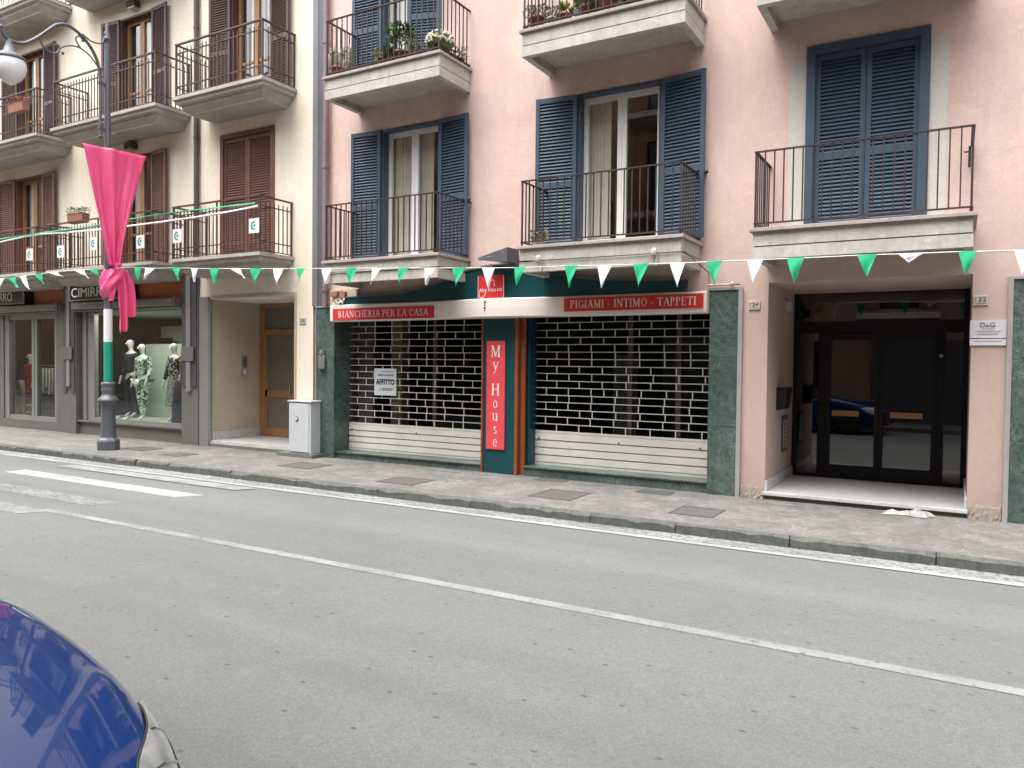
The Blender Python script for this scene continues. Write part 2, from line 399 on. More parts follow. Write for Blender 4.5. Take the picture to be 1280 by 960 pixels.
def text(name, s, x, y, z, size, mat, parent, ax='x', width=None, bold=0.0, ext=.002, space=1.0):
    """plain sans lettering facing -Y (ax 'x'), left-bottom at x, z; converted to a mesh"""
    cu = bpy.data.curves.new('lettering', 'FONT'); cu.body = s; cu.size = size; cu.extrude = ext; cu.offset = bold; cu.space_character = space
    t = bpy.data.objects.new('tmp_text', cu); COL.objects.link(t)
    dg = bpy.context.evaluated_depsgraph_get(); dg.update()
    me = bpy.data.meshes.new_from_object(t.evaluated_get(dg))
    bpy.data.objects.remove(t); 
    xs = [v.co.x for v in me.vertices]; x0, x1 = min(xs), max(xs); k = (width/(x1-x0)) if width else 1
    for v in me.vertices: v.co = Vector((x+(v.co.x-x0)*k, y-v.co.z, z+v.co.y))
    me.materials.append(M[mat]); o = bpy.data.objects.new(name, me); COL.objects.link(o)
    if parent is not None: put(o, parent)
    return o
# serif letters drawn from strokes: ('l',x0,y0,x1,y1,w) or ('a',cx,cy,rx,ry,from,to,w); all on a cap height of 1
T_, t_ = .15, .075
def sf(x, y, w=.15): return ('l', x-w, y, x+w, y, .05)
GL = {
 'I': (.42, [('l',.21,0,.21,1,T_), sf(.21,.025), sf(.21,.975)]),
 'B': (.72, [('l',.17,0,.17,1,T_), sf(.13,.025,.12), sf(.13,.975,.12), ('a',.30,.75,.24,.23,-90,90,.10), ('a',.32,.26,.28,.25,-90,90,.11), ('l',.17,.98,.32,.98,.05), ('l',.17,.52,.34,.52,.05), ('l',.17,.025,.34,.025,.05)]),
 'P': (.66, [('l',.17,0,.17,1,T_), sf(.17,.025), sf(.13,.975,.12), ('a',.30,.73,.26,.25,-90,90,.11), ('l',.17,.98,.32,.98,.05), ('l',.17,.48,.32,.48,.05)]),
 'R': (.76, [('l',.17,0,.17,1,T_), sf(.17,.025), sf(.13,.975,.12), ('a',.30,.74,.25,.24,-90,90,.11), ('l',.17,.98,.32,.98,.05), ('l',.17,.50,.32,.50,.05), ('l',.34,.50,.66,.03,.12), sf(.68,.025,.08)]),
 'A': (.82, [('l',.13,0,.42,1,t_), ('l',.42,1,.70,0,T_), ('l',.24,.33,.60,.33,.05), sf(.13,.025,.12), sf(.70,.025,.13)]),
 'N': (.88, [('l',.16,0,.16,1,t_), ('l',.16,1,.70,0,T_), ('l',.70,0,.70,1,t_), sf(.16,.025,.12), sf(.12,.975,.12), sf(.70,.975,.13)]),
 'C': (.76, [('a',.42,.5,.33,.49,50,310,.10), ('l',.64,.70,.64,.95,.05), ('l',.64,.05,.67,.22,.05)]),
 'G': (.84, [('a',.43,.5,.34,.49,50,330,.10), ('l',.66,.70,.66,.95,.05), ('l',.68,.05,.68,.42,.11), sf(.66,.43,.12)]),
 'H': (.88, [('l',.18,0,.18,1,T_), ('l',.70,0,.70,1,T_), ('l',.18,.52,.70,.52,.055), sf(.18,.025,.14), sf(.18,.975,.14), sf(.70,.025,.14), sf(.70,.975,.14)]),
 'E': (.70, [('l',.18,0,.18,1,T_), ('l',.06,.975,.60,.975,.05), ('l',.06,.025,.62,.025,.05), ('l',.18,.52,.46,.52,.05), ('l',.59,.80,.59,1,.05), ('l',.61,0,.61,.22,.05), ('l',.46,.43,.46,.61,.045)]),
 'L': (.66, [('l',.18,0,.18,1,T_), sf(.18,.975,.14), ('l',.06,.025,.58,.025,.05), ('l',.58,0,.58,.25,.05)]),
 'T': (.72, [('l',.36,0,.36,1,T_), sf(.36,.025,.14), ('l',.06,.975,.66,.975,.05), ('l',.07,.76,.07,1,.05), ('l',.65,.76,.65,1,.05)]),
 'S': (.60, [('a',.29,.74,.19,.24,30,270,.10), ('a',.31,.27,.21,.26,-150,90,.11), ('l',.46,.78,.46,.97,.05), ('l',.11,.03,.11,.24,.05)]),
 'M': (1.02, [('l',.15,0,.17,1,t_), ('l',.19,1,.49,.05,T_), ('l',.49,.05,.80,1,t_), ('l',.82,0,.82,1,T_), sf(.15,.025,.12), sf(.15,.975,.11), sf(.82,.025,.14), sf(.84,.975,.11)]),
 'O': (.88, [('a',.44,.5,.35,.49,0,360,.10)]),
 '-': (.50, [('l',.10,.38,.40,.38,.06)]),
 ' ': (.34, []),
 'y': (.58, [('l',.08,.66,.30,.04,.11), ('l',.50,.66,.20,-.26,.055), sf(.10,.66,.10), sf(.48,.66,.09), ('l',.20,-.26,.10,-.26,.09)]),
 'o': (.60, [('a',.30,.33,.22,.32,0,360,.085)]),
 'u': (.66, [('l',.15,.12,.15,.66,.11), ('l',.48,0,.48,.66,.11), ('a',.315,.16,.165,.15,180,360,.07), sf(.10,.645,.07), sf(.43,.645,.07), sf(.54,.02,.06)]),
 's': (.48, [('a',.24,.50,.14,.15,20,270,.08), ('a',.25,.18,.16,.17,-160,90,.085)]),
 'e': (.56, [('a',.29,.33,.21,.32,0,320,.085), ('l',.09,.36,.50,.36,.05)]),
}
def serif(name, s, x0, x1, y, z, h, mat, parent, vertical=False):
    mb = MB(); k = [0]
    def quad(ax, az, bx, bz, w, sx, ox, oz):
        dx, dz = (bx-ax)*sx, bz-az; L = math.hypot(dx, dz) or 1; nx, nz = -dz/L*w/2*h, dx/L*w/2*h
        k[0] += 1; yy = y-.00012*(k[0] % 9)
        mb.add([(ox+ax*sx*h-nx, yy, oz+az*h-nz), (ox+bx*sx*h-nx, yy, oz+bz*h-nz), (ox+bx*sx*h+nx, yy, oz+bz*h+nz), (ox+ax*sx*h+nx, yy, oz+az*h+nz)], ((0,1,2,3),))
    def glyph(c, sx, ox, oz):
        for g in GL[c][1]:
            if g[0] == 'l': quad(g[1], g[2], g[3], g[4], g[5], sx, ox, oz)
            else:
                _, cx, cy, rx, ry, a0, a1, wd = g; n = 12
                pin = []; pout = []
                for i in range(n+1):
                    a = R_(a0+(a1-a0)*i/n); th = wd*(.55+.45*abs(math.cos(a)))*1.15
                    pin.append((ox+(cx+(rx-th)*math.cos(a))*sx*h, oz+(cy+(ry-th*.8)*math.sin(a))*h)); pout.append((ox+(cx+rx*math.cos(a))*sx*h, oz+(cy+ry*math.sin(a))*h))
                k[0] += 1; yy = y-.00012*(k[0] % 9)
                for i in range(n): mb.add([(pin[i][0],yy,pin[i][1]),(pout[i][0],yy,pout[i][1]),(pout[i+1][0],yy,pout[i+1][1]),(pin[i+1][0],yy,pin[i+1][1])], ((0,1,2,3),))
    if vertical:
        zz = z
        for c in s:
            if c == ' ': zz -= h*.75; continue
            cap = 1.0 if c.isupper() else .68
            glyph(c, 1.0, (x0+x1)/2-GL[c][0]*h/2, zz-cap*h); zz -= h*(cap+.42)
    else:
        tot = sum(GL[c][0] for c in s)*h; sx = (x1-x0)/tot; ox = x0
        for c in s: glyph(c, sx, ox, z); ox += GL[c][0]*h*sx
    return mb.build(name, mat, parent)

# ------------------------------------------------------------------ ground
road = MB(); road.add([(-260, -240, -.12), (200, -240, -.12), (200, 240, -.12), (-260, 240, -.12)], ((0,1,2,3),)); road.build('road', 'asphalt', kind='structure')
KY = -2.15
pv = MB(); pv.box(-60, 40, KY+.07, .3, -.3, 0); pv.build('pavement', 'paving', kind='structure')
# kerb stones: uneven lengths, chipped upper edge
kb = MB(); x = -60
while x < 40:
    L = random.uniform(.85, 1.7); dz = random.uniform(-.006, .006); dy = random.uniform(-.012, .012); n = 9 if -18 < x < 4 else 2
    rows = []
    for i in range(n+1):
        xx = x+.006+(L-.012)*i/n
        ch = .022+(random.random()**3)*.045 if n > 2 else .02
        rows.append([(xx, KY+.075, .001), (xx, KY+min(ch, .055)+dy, .001+min(dz, 0)), (xx, KY+dy+.002, -ch*.9+dz), (xx, KY+dy-.004, -.30)])
    kb.grid(rows, False)
    kb.add([(x+.006, KY+.075, -.3)]+[rows[0][j] for j in (3, 2, 1, 0)], ((0,1,2,3,4),)); kb.add([(x+L-.006, KY+.075, -.3)]+[rows[-1][j] for j in (0, 1, 2, 3)], ((0,1,2,3,4),))
    x += L
kb.build('kerb', 'kerb', kind='structure')
def sheet(name, x0, x1, y0, y1, z, mat, skew=0):
    mb = MB(); mb.add([(x0, y0, z), (x1, y0, z), (x1+skew, y1, z), (x0, y1, z)], ((0,1,2,3),)); return mb.build(name, mat, kind='structure')
sheet('gutter_strip', -60, 40, -2.46, -2.13, -.116, 'gutter')
sheet('edge_line', -60, 40, -2.545, -2.45, -.112, 'paint')
sheet('centre_line', -9.75, 40, -5.17, -5.05, -.116, 'paint_worn')
for i, (y0, y1, xr, m) in enumerate([(-2.90, -2.62, -8.95, 'paint_worn'), (-3.71, -3.38, -9.15, 'paint'), (-4.68, -4.34, -9.55, 'paint_faded'), (-5.42, -5.12, -9.72, 'paint_worn'),
                                     (-6.35, -6.0, -9.9, 'paint_worn'), (-7.2, -6.85, -10.1, 'paint')]):
    sheet('crossing_stripe', -13.35-.1*i, xr, y0, y1, -.108 if i == 0 else -.1155, m, .2)
# our side of the street
ob = MB(); ob.box(-60, 40, -14.0, -10.75, -.3, 0); ob.build('near_pavement', 'paving', kind='structure')
# hatches let into the pavement
def hatch(x0, x1, y0, y1, mat, label, cat='hatch cover'):
    mb = MB(); mb.box(x0, x1, y0, y1, -.02, .005)
    fr = MB(); w_ = .025
    fr.box(x0-w_, x1+w_, y0-w_, y0-.002, -.02, .008).box(x0-w_, x1+w_, y1+.002, y1+w_, -.02, .008).box(x0-w_, x0-.002, y0-.0015, y1+.0015, -.02, .008).box(x1+.002, x1+w_, y0-.0015, y1+.0015, -.02, .008)
    t = thing('hatch_cover', label, cat, ((x0+x1)/2, (y0+y1)/2, 0), 'hatch covers let into the pavement')
    mb.build('lid', mat, t); fr.build('frame', 'ironhatch', t)
hatch(-4.85, -4.28, -1.53, -.90, 'hatch', 'brown square hatch cover in the pavement in front of the right roller shutter')
hatch(-7.30, -6.70, -1.68, -1.15, 'hatch', 'brown hatch cover in the pavement in front of the left roller shutter')
hatch(-9.75, -9.1, -1.30, -.75, 'hatch', 'faint square hatch cover in the pavement in front of the green marble corner pillar')
hatch(-2.90, -2.42, -1.62, -1.12, 'ironhatch', 'light grey hatch cover near the kerb, before the pillar beside entrance 124')
hatch(-3.78, -3.35, -.42, -.22, 'ironhatch', 'small dark grate at the foot of the right shop window plinth')
hatch(-5.45, -5.02, -.22, -.06, 'ironhatch', 'small dark grate at the foot of the teal column')
hatch(-12.6, -12.15, -1.45, -1.05, 'hatch', 'faint hatch cover in the pavement in front of the cream entrance')
hatch(-14.0, -13.45, -1.25, -.85, 'hatch', 'dark hatch cover in the pavement right of the street lamp foot')
# dribbled pale mortar on the paving by the shop plinth
sp = MB()
for cx, L, yy in ((-6.9, .75, -.22), (-4.3, .55, -.14), (-4.7, .35, -.25), (-1.9, .3, -.3), (-6.4, .2, -1.0)):
    pts = []
    for i in range(14):
        a = 2*math.pi*i/14; pts.append((cx+L*math.cos(a)*random.uniform(.7, 1), yy+.06*math.sin(a)*random.uniform(.5, 1.2), .006))
    sp.add(pts, (tuple(range(14)),))
sp.build('mortar_stain', 'paint_faded', kind='structure')

# ------------------------------------------------------------------ building walls
def wall(name, x0, x1, z0, z1, holes, mat, parent, depth=.3, y=0):
    xs = sorted({x0, x1, *[h[0] for h in holes], *[h[1] for h in holes]}); zs = sorted({z0, z1, *[h[2] for h in holes], *[h[3] for h in holes]})
    mb = MB()
    for i in range(len(xs)-1):
        for j in range(len(zs)-1):
            cx, cz = (xs[i]+xs[i+1])/2, (zs[j]+zs[j+1])/2
            if any(h[0] < cx < h[1] and h[2] < cz < h[3] for h in holes): continue
            mb.add([(xs[i], y, zs[j]), (xs[i+1], y, zs[j]), (xs[i+1], y, zs[j+1]), (xs[i], y, zs[j+1])], ((0,1,2,3),))
    for h in holes:
        d = h[4] if len(h) > 4 else depth; a, b, c, e = h[:4]
        mb.add([(a, y, c), (a, y+d, c), (a, y+d, e), (a, y, e)], ((0,1,2,3),)); mb.add([(b, y, c), (b, y, e), (b, y+d, e), (b, y+d, c)], ((0,1,2,3),))
        mb.add([(a, y, e), (a, y+d, e), (b, y+d, e), (b, y, e)], ((0,1,2,3),)); mb.add([(a, y, c), (b, y, c), (b, y+d, c), (a, y+d, c)], ((0,1,2,3),))
    # back, top and ends so the block is closed to the light
    mb.add([(x0, y, z1), (x1, y, z1), (x1, y+9, z1), (x0, y+9, z1)], ((0,1,2,3),)); mb.add([(x0, y+9, z0), (x0, y+9, z1), (x1, y+9, z1), (x1, y+9, z0)], ((0,1,2,3),))
    mb.add([(x0, y, z0), (x0, y, z1), (x0, y+9, z1), (x0, y+9, z0)], ((0,1,2,3),)); mb.add([(x1, y, z0), (x1, y+9, z0), (x1, y+9, z1), (x1, y, z1)], ((0,1,2,3),))
    return mb.build(name, mat, parent)
def room(name, x0, x1, y0, y1, z0, z1, mat, parent):
    mb = MB(); e = .004
    x0 -= e; x1 += e; z0 -= e; z1 += e
    mb.add([(x0,y0,z0),(x1,y0,z0),(x1,y1,z0),(x0,y1,z0),(x0,y0,z1),(x1,y0,z1),(x1,y1,z1),(x0,y1,z1)], ((0,1,2,3),(4,7,6,5),(1,5,6,2),(2,6,7,3),(3,7,4,0)))
    return mb.build(name, mat, parent)
pink = thing('apartment_building', 'pink plastered apartment building with blue shutters and iron balconies above closed shop', 'building', (-5, 0, 0))
cream = thing('apartment_building', 'cream plastered apartment building with brown shutters above the clothes shop', 'building', (-16, 0, 0))
PW = [(-8.66, -7.43), (-4.95, -3.65), (-1.69, -.43)]
pholes = [(-9.72, -2.93, -.02, 2.75, .43), (-2.17, .12, -.02, 2.84, 1.86)]
for a, b in PW: pholes += [(a, b, 3.46, 5.73, .17), (a, b, 6.50, 8.77, .17), (a, b, 9.55, 11.8, .17)]
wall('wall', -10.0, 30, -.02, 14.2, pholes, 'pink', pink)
CW1 = [(-12.73, -11.30), (-16.0, -14.9), (-20.25, -19.03)]; CW2 = [(-12.45, -11.35), (-16.0, -14.88), (-20.12, -18.95)]
choles = [(-13.1, -10.72, -.02, 2.97, 1.3), (-17.68, -13.9, -.02, 3.56, .25), (-21.6, -18.17, -.02, 3.56, .25)]
for a, b in CW1: choles.append((a, b, 3.70, 6.15, .16))
for a, b in CW2: choles.append((a, b, 6.78, 9.15, .16)); choles.append((a, b, 9.9, 12.2, .16))
wall('wall', -70, -10.26, -.02, 14.8, choles, 'cream', cream)

# ---- shutters and windows
def shutter(name, x0, z0, w_, h, hinge, ang, mat, parent, y=-.03, mid=.40, slats=None):
    """leaf hinged on x=hinge; ang turns it about the hinge"""
    mb = MB(); Mx = Matrix.Translation((hinge, y, 0)) @ Matrix.Rotation(R_(ang), 4, 'Z') @ Matrix.Translation((-hinge, -y, 0))
    s = .06; th = .04; y0, y1 = y-th/2, y+th/2
    for a, b in ((x0, x0+s), (x0+w_-s, x0+w_)): mb.box(a, b, y0, y1, z0, z0+h, Mx)
    rails = [(z0+.002, z0+.10), (z0+h*mid, z0+h*mid+.08), (z0+h-.08, z0+h-.002)]
    for a, b in rails: mb.box(x0+s, x0+w_-s, y0+.003, y1-.003, a, b, Mx)
    for (a, b) in ((rails[0][1], rails[1][0]), (rails[1][1], rails[2][0])):
        n = int((b-a)/.048)
        for i in range(n):
            zc = a+(i+.5)*(b-a)/n
            pts = [Vector((x0+s, y0+.006, zc-.022)), Vector((x0+w_-s, y0+.006, zc-.022)), Vector((x0+w_-s, y1-.006, zc+.019)), Vector((x0+s, y1-.006, zc+.019))]
            v = [Mx @ p for p in pts]+[Mx @ (p+Vector((0, 0, .008))) for p in pts]
            mb.add(v, ((0,3,2,1),(4,5,6,7),(0,1,5,4),(2,3,7,6)))
    mb.box(x0+s, x0+w_-s, y1-.0062, y1-.0042, z0+.1, z0+h-.08, Mx)     # light-tight rear of the louvres
    return mb.build(name, mat, parent)
def casing(a, b, z0, z1, mat, parent, y=.0, out=.0, d=.17, name='window'):
    mb = MB(); t = .045; o = out
    mb.box(a-o, a+t, y-.012-o*.3, d, z0, z1+o); mb.box(b-t, b+o, y-.012-o*.3, d, z0, z1+o); mb.box(a+t, b-t, y-.012-o*.3, d, z1-t, z1+o)
    return mb.build(name, mat, parent)
def sash(parent, a, b, z0, z1, y, mat='white', bars=()):
    w_ = .07; m_ = (a+b)/2
    for x0, x1 in ((a, m_), (m_, b)):
        mb = MB(); mb.box(x0+.002, x0+w_, y-.03, y+.03, z0, z1).box(x1-w_, x1-.002, y-.03, y+.03, z0, z1).box(x0+w_, x1-w_, y-.028, y+.028, z1-.08, z1).box(x0+w_, x1-w_, y-.028, y+.028, z0, z0+.13)
        for bz in bars: mb.box(x0+w_, x1-w_, y-.02, y+.02, z0+bz, z0+bz+.05)
        mb.build('sash', mat, parent)
        g = MB(); g.add([(x0+w_, y, z0+.13), (x1-w_, y, z0+.13), (x1-w_, y, z1-.08), (x0+w_, y, z1-.08)], ((0,1,2,3),)); g.build('pane', 'glass', parent)
def curtain(parent, x0, x1, z0, z1, y, mat='curtain'):
    rows = []; n = 26
    for z in (z0, z1):
        rows.append([(x0+(x1-x0)*i/n, y+.03*math.sin(i*1.9)+.012*math.sin(i*4.1), z) for i in range(n+1)])
    MB().grid(rows).build('curtain', mat, parent)
def window(parent, a, b, z0, z1, mat, left=None, right=None, frame='white', cur=(), d=.17, wroom='room', bars=()):
    wn = casing(a, b, z0, z1, mat, parent, d=d)
    fy = d-.02
    sash(wn, a+.045, b-.045, z0, z1-.045, fy, frame, bars)
    room('interior', a, b, d+.02, d+2.2, z0, z1, wroom, wn)
    for c in cur: curtain(wn, a+c[0]*(b-a), a+c[1]*(b-a), z0+.03, z1-.05, fy+.10)
    w_ = (b-a)/2
    if left is not None: shutter('shutter', a-w_, z0+.01, w_, z1-z0-.02, a, left, mat, wn, y=-.035)
    if right is not None: shutter('shutter', b, z0+.01, w_, z1-z0-.02, b, right, mat, wn, y=-.035)
    return wn
def closed(parent, a, b, z0, z1, mat, frame=None, out=.06, y=.04):
    wn = casing(a, b, z0, z1, frame or mat, parent, out=out)
    m_ = (a+b)/2
    for x0, x1 in ((a+.045, m_-.003), (m_+.003, b-.045)):
        shutter('shutter', x0, z0+.01, x1-x0, z1-z0-.06, x0, 0, mat, wn, y=y)
    room('interior', a, b, .18, .4, z0, z1, 'darkroom', wn)
    return wn
# pink first floor
(a1, b1), (a2, b2), (a3, b3) = PW
window(pink, a1, b1, 3.46, 5.73, 'blue', 5, -7, cur=((.04, .48), (.50, .76)))
window(pink, a2, b2, 3.46, 5.73, 'blue', 6, -9, cur=((.04, .34),))
closed(pink, a3, b3, 3.46, 5.73, 'blue')
for a, b in ((a1, b1), (a2, b2)): MB().box(a+.05, b-.05, -.05, .12, 3.411, 3.458).build('window_threshold', 'white', pink)
# pink second floor
w4 = window(pink, a1, b1, 6.50, 8.77, 'blue', 4, None, cur=((.1, .9),))
shutter('shutter', b1-.05-.56, 6.51, .56, 2.2, b1-.05, 18, 'blue', w4, y=.02)
closed(pink, a2, b2, 6.50, 8.77, 'blue')
closed(pink, a3, b3, 6.50, 8.77, 'blue')
for a, b in PW: closed(pink, a, b, 9.55, 11.8, 'blue')
# bare plaster bands left and right of the closed right-hand window
for x0, x1 in ((a3-.27, a3-.065), (b3+.065, b3+.25)):
    mb = MB(); mb.box(x0, x1, -.004, .02, 3.5, 5.62); mb.build('bare_plaster_band', 'lightplaster', pink)
# cream windows
closed(cream, *CW1[0], 3.70, 6.15, 'brown', out=.04, y=.03)
window(cream, *CW1[1], 3.70, 6.15, 'brown', 6, -6, 'honeywood', cur=((.1, .45),), bars=(.75,))
window(cream, *CW1[2], 3.70, 6.15, 'brown', 6, -6, 'honeywood', cur=((.1, .9),), bars=(.75,))
window(cream, *CW2[0], 6.78, 9.15, 'darkbrown', 6, -6, 'honeywood', cur=((.25, .6), (.65, .95)), bars=(.75,))
window(cream, *CW2[1], 6.78, 9.15, 'darkbrown', 6, -6, 'honeywood', cur=((.5, .95),), bars=(.75,))
window(cream, *CW2[2], 6.78, 9.15, 'darkbrown', 6, -6, 'honeywood', cur=((.1, .5), (.6, .95)), bars=(.75,))

for a, b in CW2: closed(cream, a, b, 9.9, 12.2, 'darkbrown')
# ---- balconies
def balcony_pink(x0, x1, zt, parent=pink, P=.85, n_groove=True):
    e = .04
    top = MB(); top.box(x0-e, x1+e, -P-e, -.003, zt-.045, zt)
    face = MB(); t = .09; zb = zt-.37; g = zt-.225
    # two stacked bands, the lower set a little proud, hanging below the soffit on three sides
    for (z0, z1, pr) in ((g+.012, zt-.047, 0.0), (zb, g-.004, .006)):
        face.box(x0-pr, x1+pr, -P-pr, -P+t, z0, z1); face.box(x0-pr, x0+t, -P+t+.001, -.003, z0, z1); face.box(x1-t, x1+pr, -P+t+.001, -.003, z0, z1)
    face.box(x0+t*.5, x1-t*.5, -P+t*.5, -.004, zt-.27, zt-.06)
    b = face.build('balcony', 'slab', parent)
    top.build('ledge', 'slabtop', b, bevel=.006)
    r = MB(); rz = zt+.92; Y = -P+.02; xa, xb = x0+.02, x1-.02
    for z in (zt+.05, rz-.01):
        r.box(xa-.018, xb+.018, Y-.018, Y+.018, z, z+.016); r.box(xa-.018, xa+.018, Y+.019, -.004, z, z+.016); r.box(xb-.018, xb+.018, Y+.019, -.004, z, z+.016)
    n = round((xb-xa)/.108)
    for i in range(n+1):
        xx = xa+(xb-xa)*i/n; q = .0075 if 0 < i < n else .011
        r.box(xx-q, xx+q, Y-q, Y+q, zt+(0 if i in (0, n) else .064), rz-.008)
    for xx in (xa, xb):
        for k in range(1, 8):
            yy = Y+(-.02-Y)*k/7.6; r.box(xx-.0075, xx+.0075, yy-.0075, yy+.0075, zt+.064, rz-.008)
    r.build('railing', 'iron', b)
    return b
for zt in (3.41, 6.44, 9.48):
    for x0, x1 in ((-9.17, -6.86), (-5.43, -3.08), (-2.19, .10)):
        balcony_pink(x0, x1, zt)
def balcony_cream(x0, x1, zt, parent=cream, P=.80):
    prof = [(-P-.03, zt), (-P-.03, zt-.06), (-P+.01, zt-.065), (-P+.02, zt-.13), (-P+.09, zt-.15), (-P+.10, zt-.20), (-P+.20, zt-.29), (-P+.20, zt-.31)]
    b = MB(); rows = []
    for yy, z in prof:
        ins = yy+P
        rows.append([(x0+ins, -.003, z), (x0+ins, yy, z), (x1-ins, yy, z), (x1-ins, -.003, z)])
    b.grid(rows, False); b.add(rows[0], ((3, 2, 1, 0),)); b.add(rows[-1], ((0, 1, 2, 3),))
    bo = b.build('balcony', 'greyslab', parent)
    r = MB(); Y = -P+.03; xa, xb = x0+.03, x1-.03; rz = zt+1.0
    def run(p, q, post=True):
        (ax, ay), (bx, by) = p, q; L = math.hypot(bx-ax, by-ay); n = round(L/.105)
        for z, tt in ((rz, .022), (zt+.83, .013), (zt+.20, .013), (zt+.035, .012)):
            lo = (min(ax, bx)-tt, min(ay, by)-tt); hi = (max(ax, bx)+tt, max(ay, by)+tt)
            r.box(lo[0], hi[0], lo[1], hi[1], z-tt*.6, z+tt*.6)
        for i in range(1, n):
            xx, yy = ax+(bx-ax)*i/n, ay+(by-ay)*i/n
            tall = (i % max(1, round(n/2)) == 0) and L > 1.5
            q_ = .012 if tall else .0075
            r.box(xx-q_, xx+q_, yy-q_, yy+q_, zt+(.0 if tall else .04), rz if tall else zt+.90)
            if not tall:
                r.add([(xx-.012, yy, zt+.895), (xx, yy-.012, zt+.895), (xx+.012, yy, zt+.895), (xx, yy+.012, zt+.895), (xx, yy, zt+.94)], ((0,1,4),(1,2,4),(2,3,4),(3,0,4)))
    run((xa, Y), (xb, Y)); run((xa, Y+.03), (xa, -.02)); run((xb, Y+.03), (xb, -.02))
    for xx in (xa, xb):
        r.box(xx-.016, xx+.016, Y-.016, Y+.016, zt, rz+.012); r.box(xx-.013, xx+.013, -.035, -.008, zt, rz)
    r.build('railing', 'brownrail', bo)
for zt, xs in ((3.68, ((-13.20, -10.77), (-17.45, -13.79), (-21.9, -17.9))), (6.76, ((-13.12, -10.71), (-17.25, -13.69), (-21.8, -17.86))), (9.84, ((-13.12, -10.71), (-17.25, -13.69), (-21.8, -17.86)))):
    for x0, x1 in xs: balcony_cream(x0, x1, zt)

# ---- joint strip and pipes between the buildings
mb = MB(); mb.box(-10.26, -10.13, -.03, .2, 2.75, 14.2); mb.build('expansion_joint', 'strip', pink)
mb = MB(); mb.box(-10.129, -9.999, -.022, .2, 2.75, 14.2); mb.build('joint_cover', 'stripdark', pink)
dp = tag(MB().tube([(-9.88, -.09, 2.75), (-9.88, -.09, 11.3)], .055, 12).build('downpipe', 'pipe'), 'brownish downpipe running down the corner of the pink building', 'downpipe')
for z in (3.0, 5.2, 7.4, 9.6): MB().lathe([(.066, 0), (.066, .05)], (-9.88, -.09, z), 12).build('pipe_collar', 'pipe', dp)
dp2 = tag(MB().tube([(-13.42, -.07, 3.4), (-13.42, -.07, 12.2)], .05, 12).build('downpipe', 'greypipe'), 'dark brown downpipe between the balconies of the cream building', 'downpipe')
for z in (4.0, 6.2, 8.4, 10.6): MB().lathe([(.058, 0), (.058, .04)], (-13.42, -.07, z), 12).build('pipe_collar', 'greypipe', dp2)

# ------------------------------------------------------------------ closed shop: marble, shutters, teal column
for x0, x1, tr in ((-10.255, -9.715, 0), (-2.93, -2.545, 1), (.52, 1.0, 1)):
    h = 2.72 if x0 < -9 else 2.76
    mb = MB()
    for z0, z1 in ((0.0, .93), (.934, 1.86), (1.864, h)): mb.box(x0 if x0 > -10 else -10.14, x1, -.03, -.002 if x0 > 0 else .42, z0, z1)
    mb.build('marble_pillar', 'marble', pink)
    t = MB()
    if x0 < -9: t.box(-10.16, -9.715, -.045, .02, h+.001, h+.03).box(-10.16, -10.142, -.045, -.001, 0, h)
    elif x0 < 0: t.box(-2.95, -2.49, -.05, .02, h+.001, h+.03).box(-2.544, -2.49, -.05, -.001, 0, h)
    else: t.box(.47, 1.02, -.05, .02, h+.001, h+.03).box(.468, .519, -.05, -.001, 0, h)
    t.build('metal_trim', 'alutrim', pink)
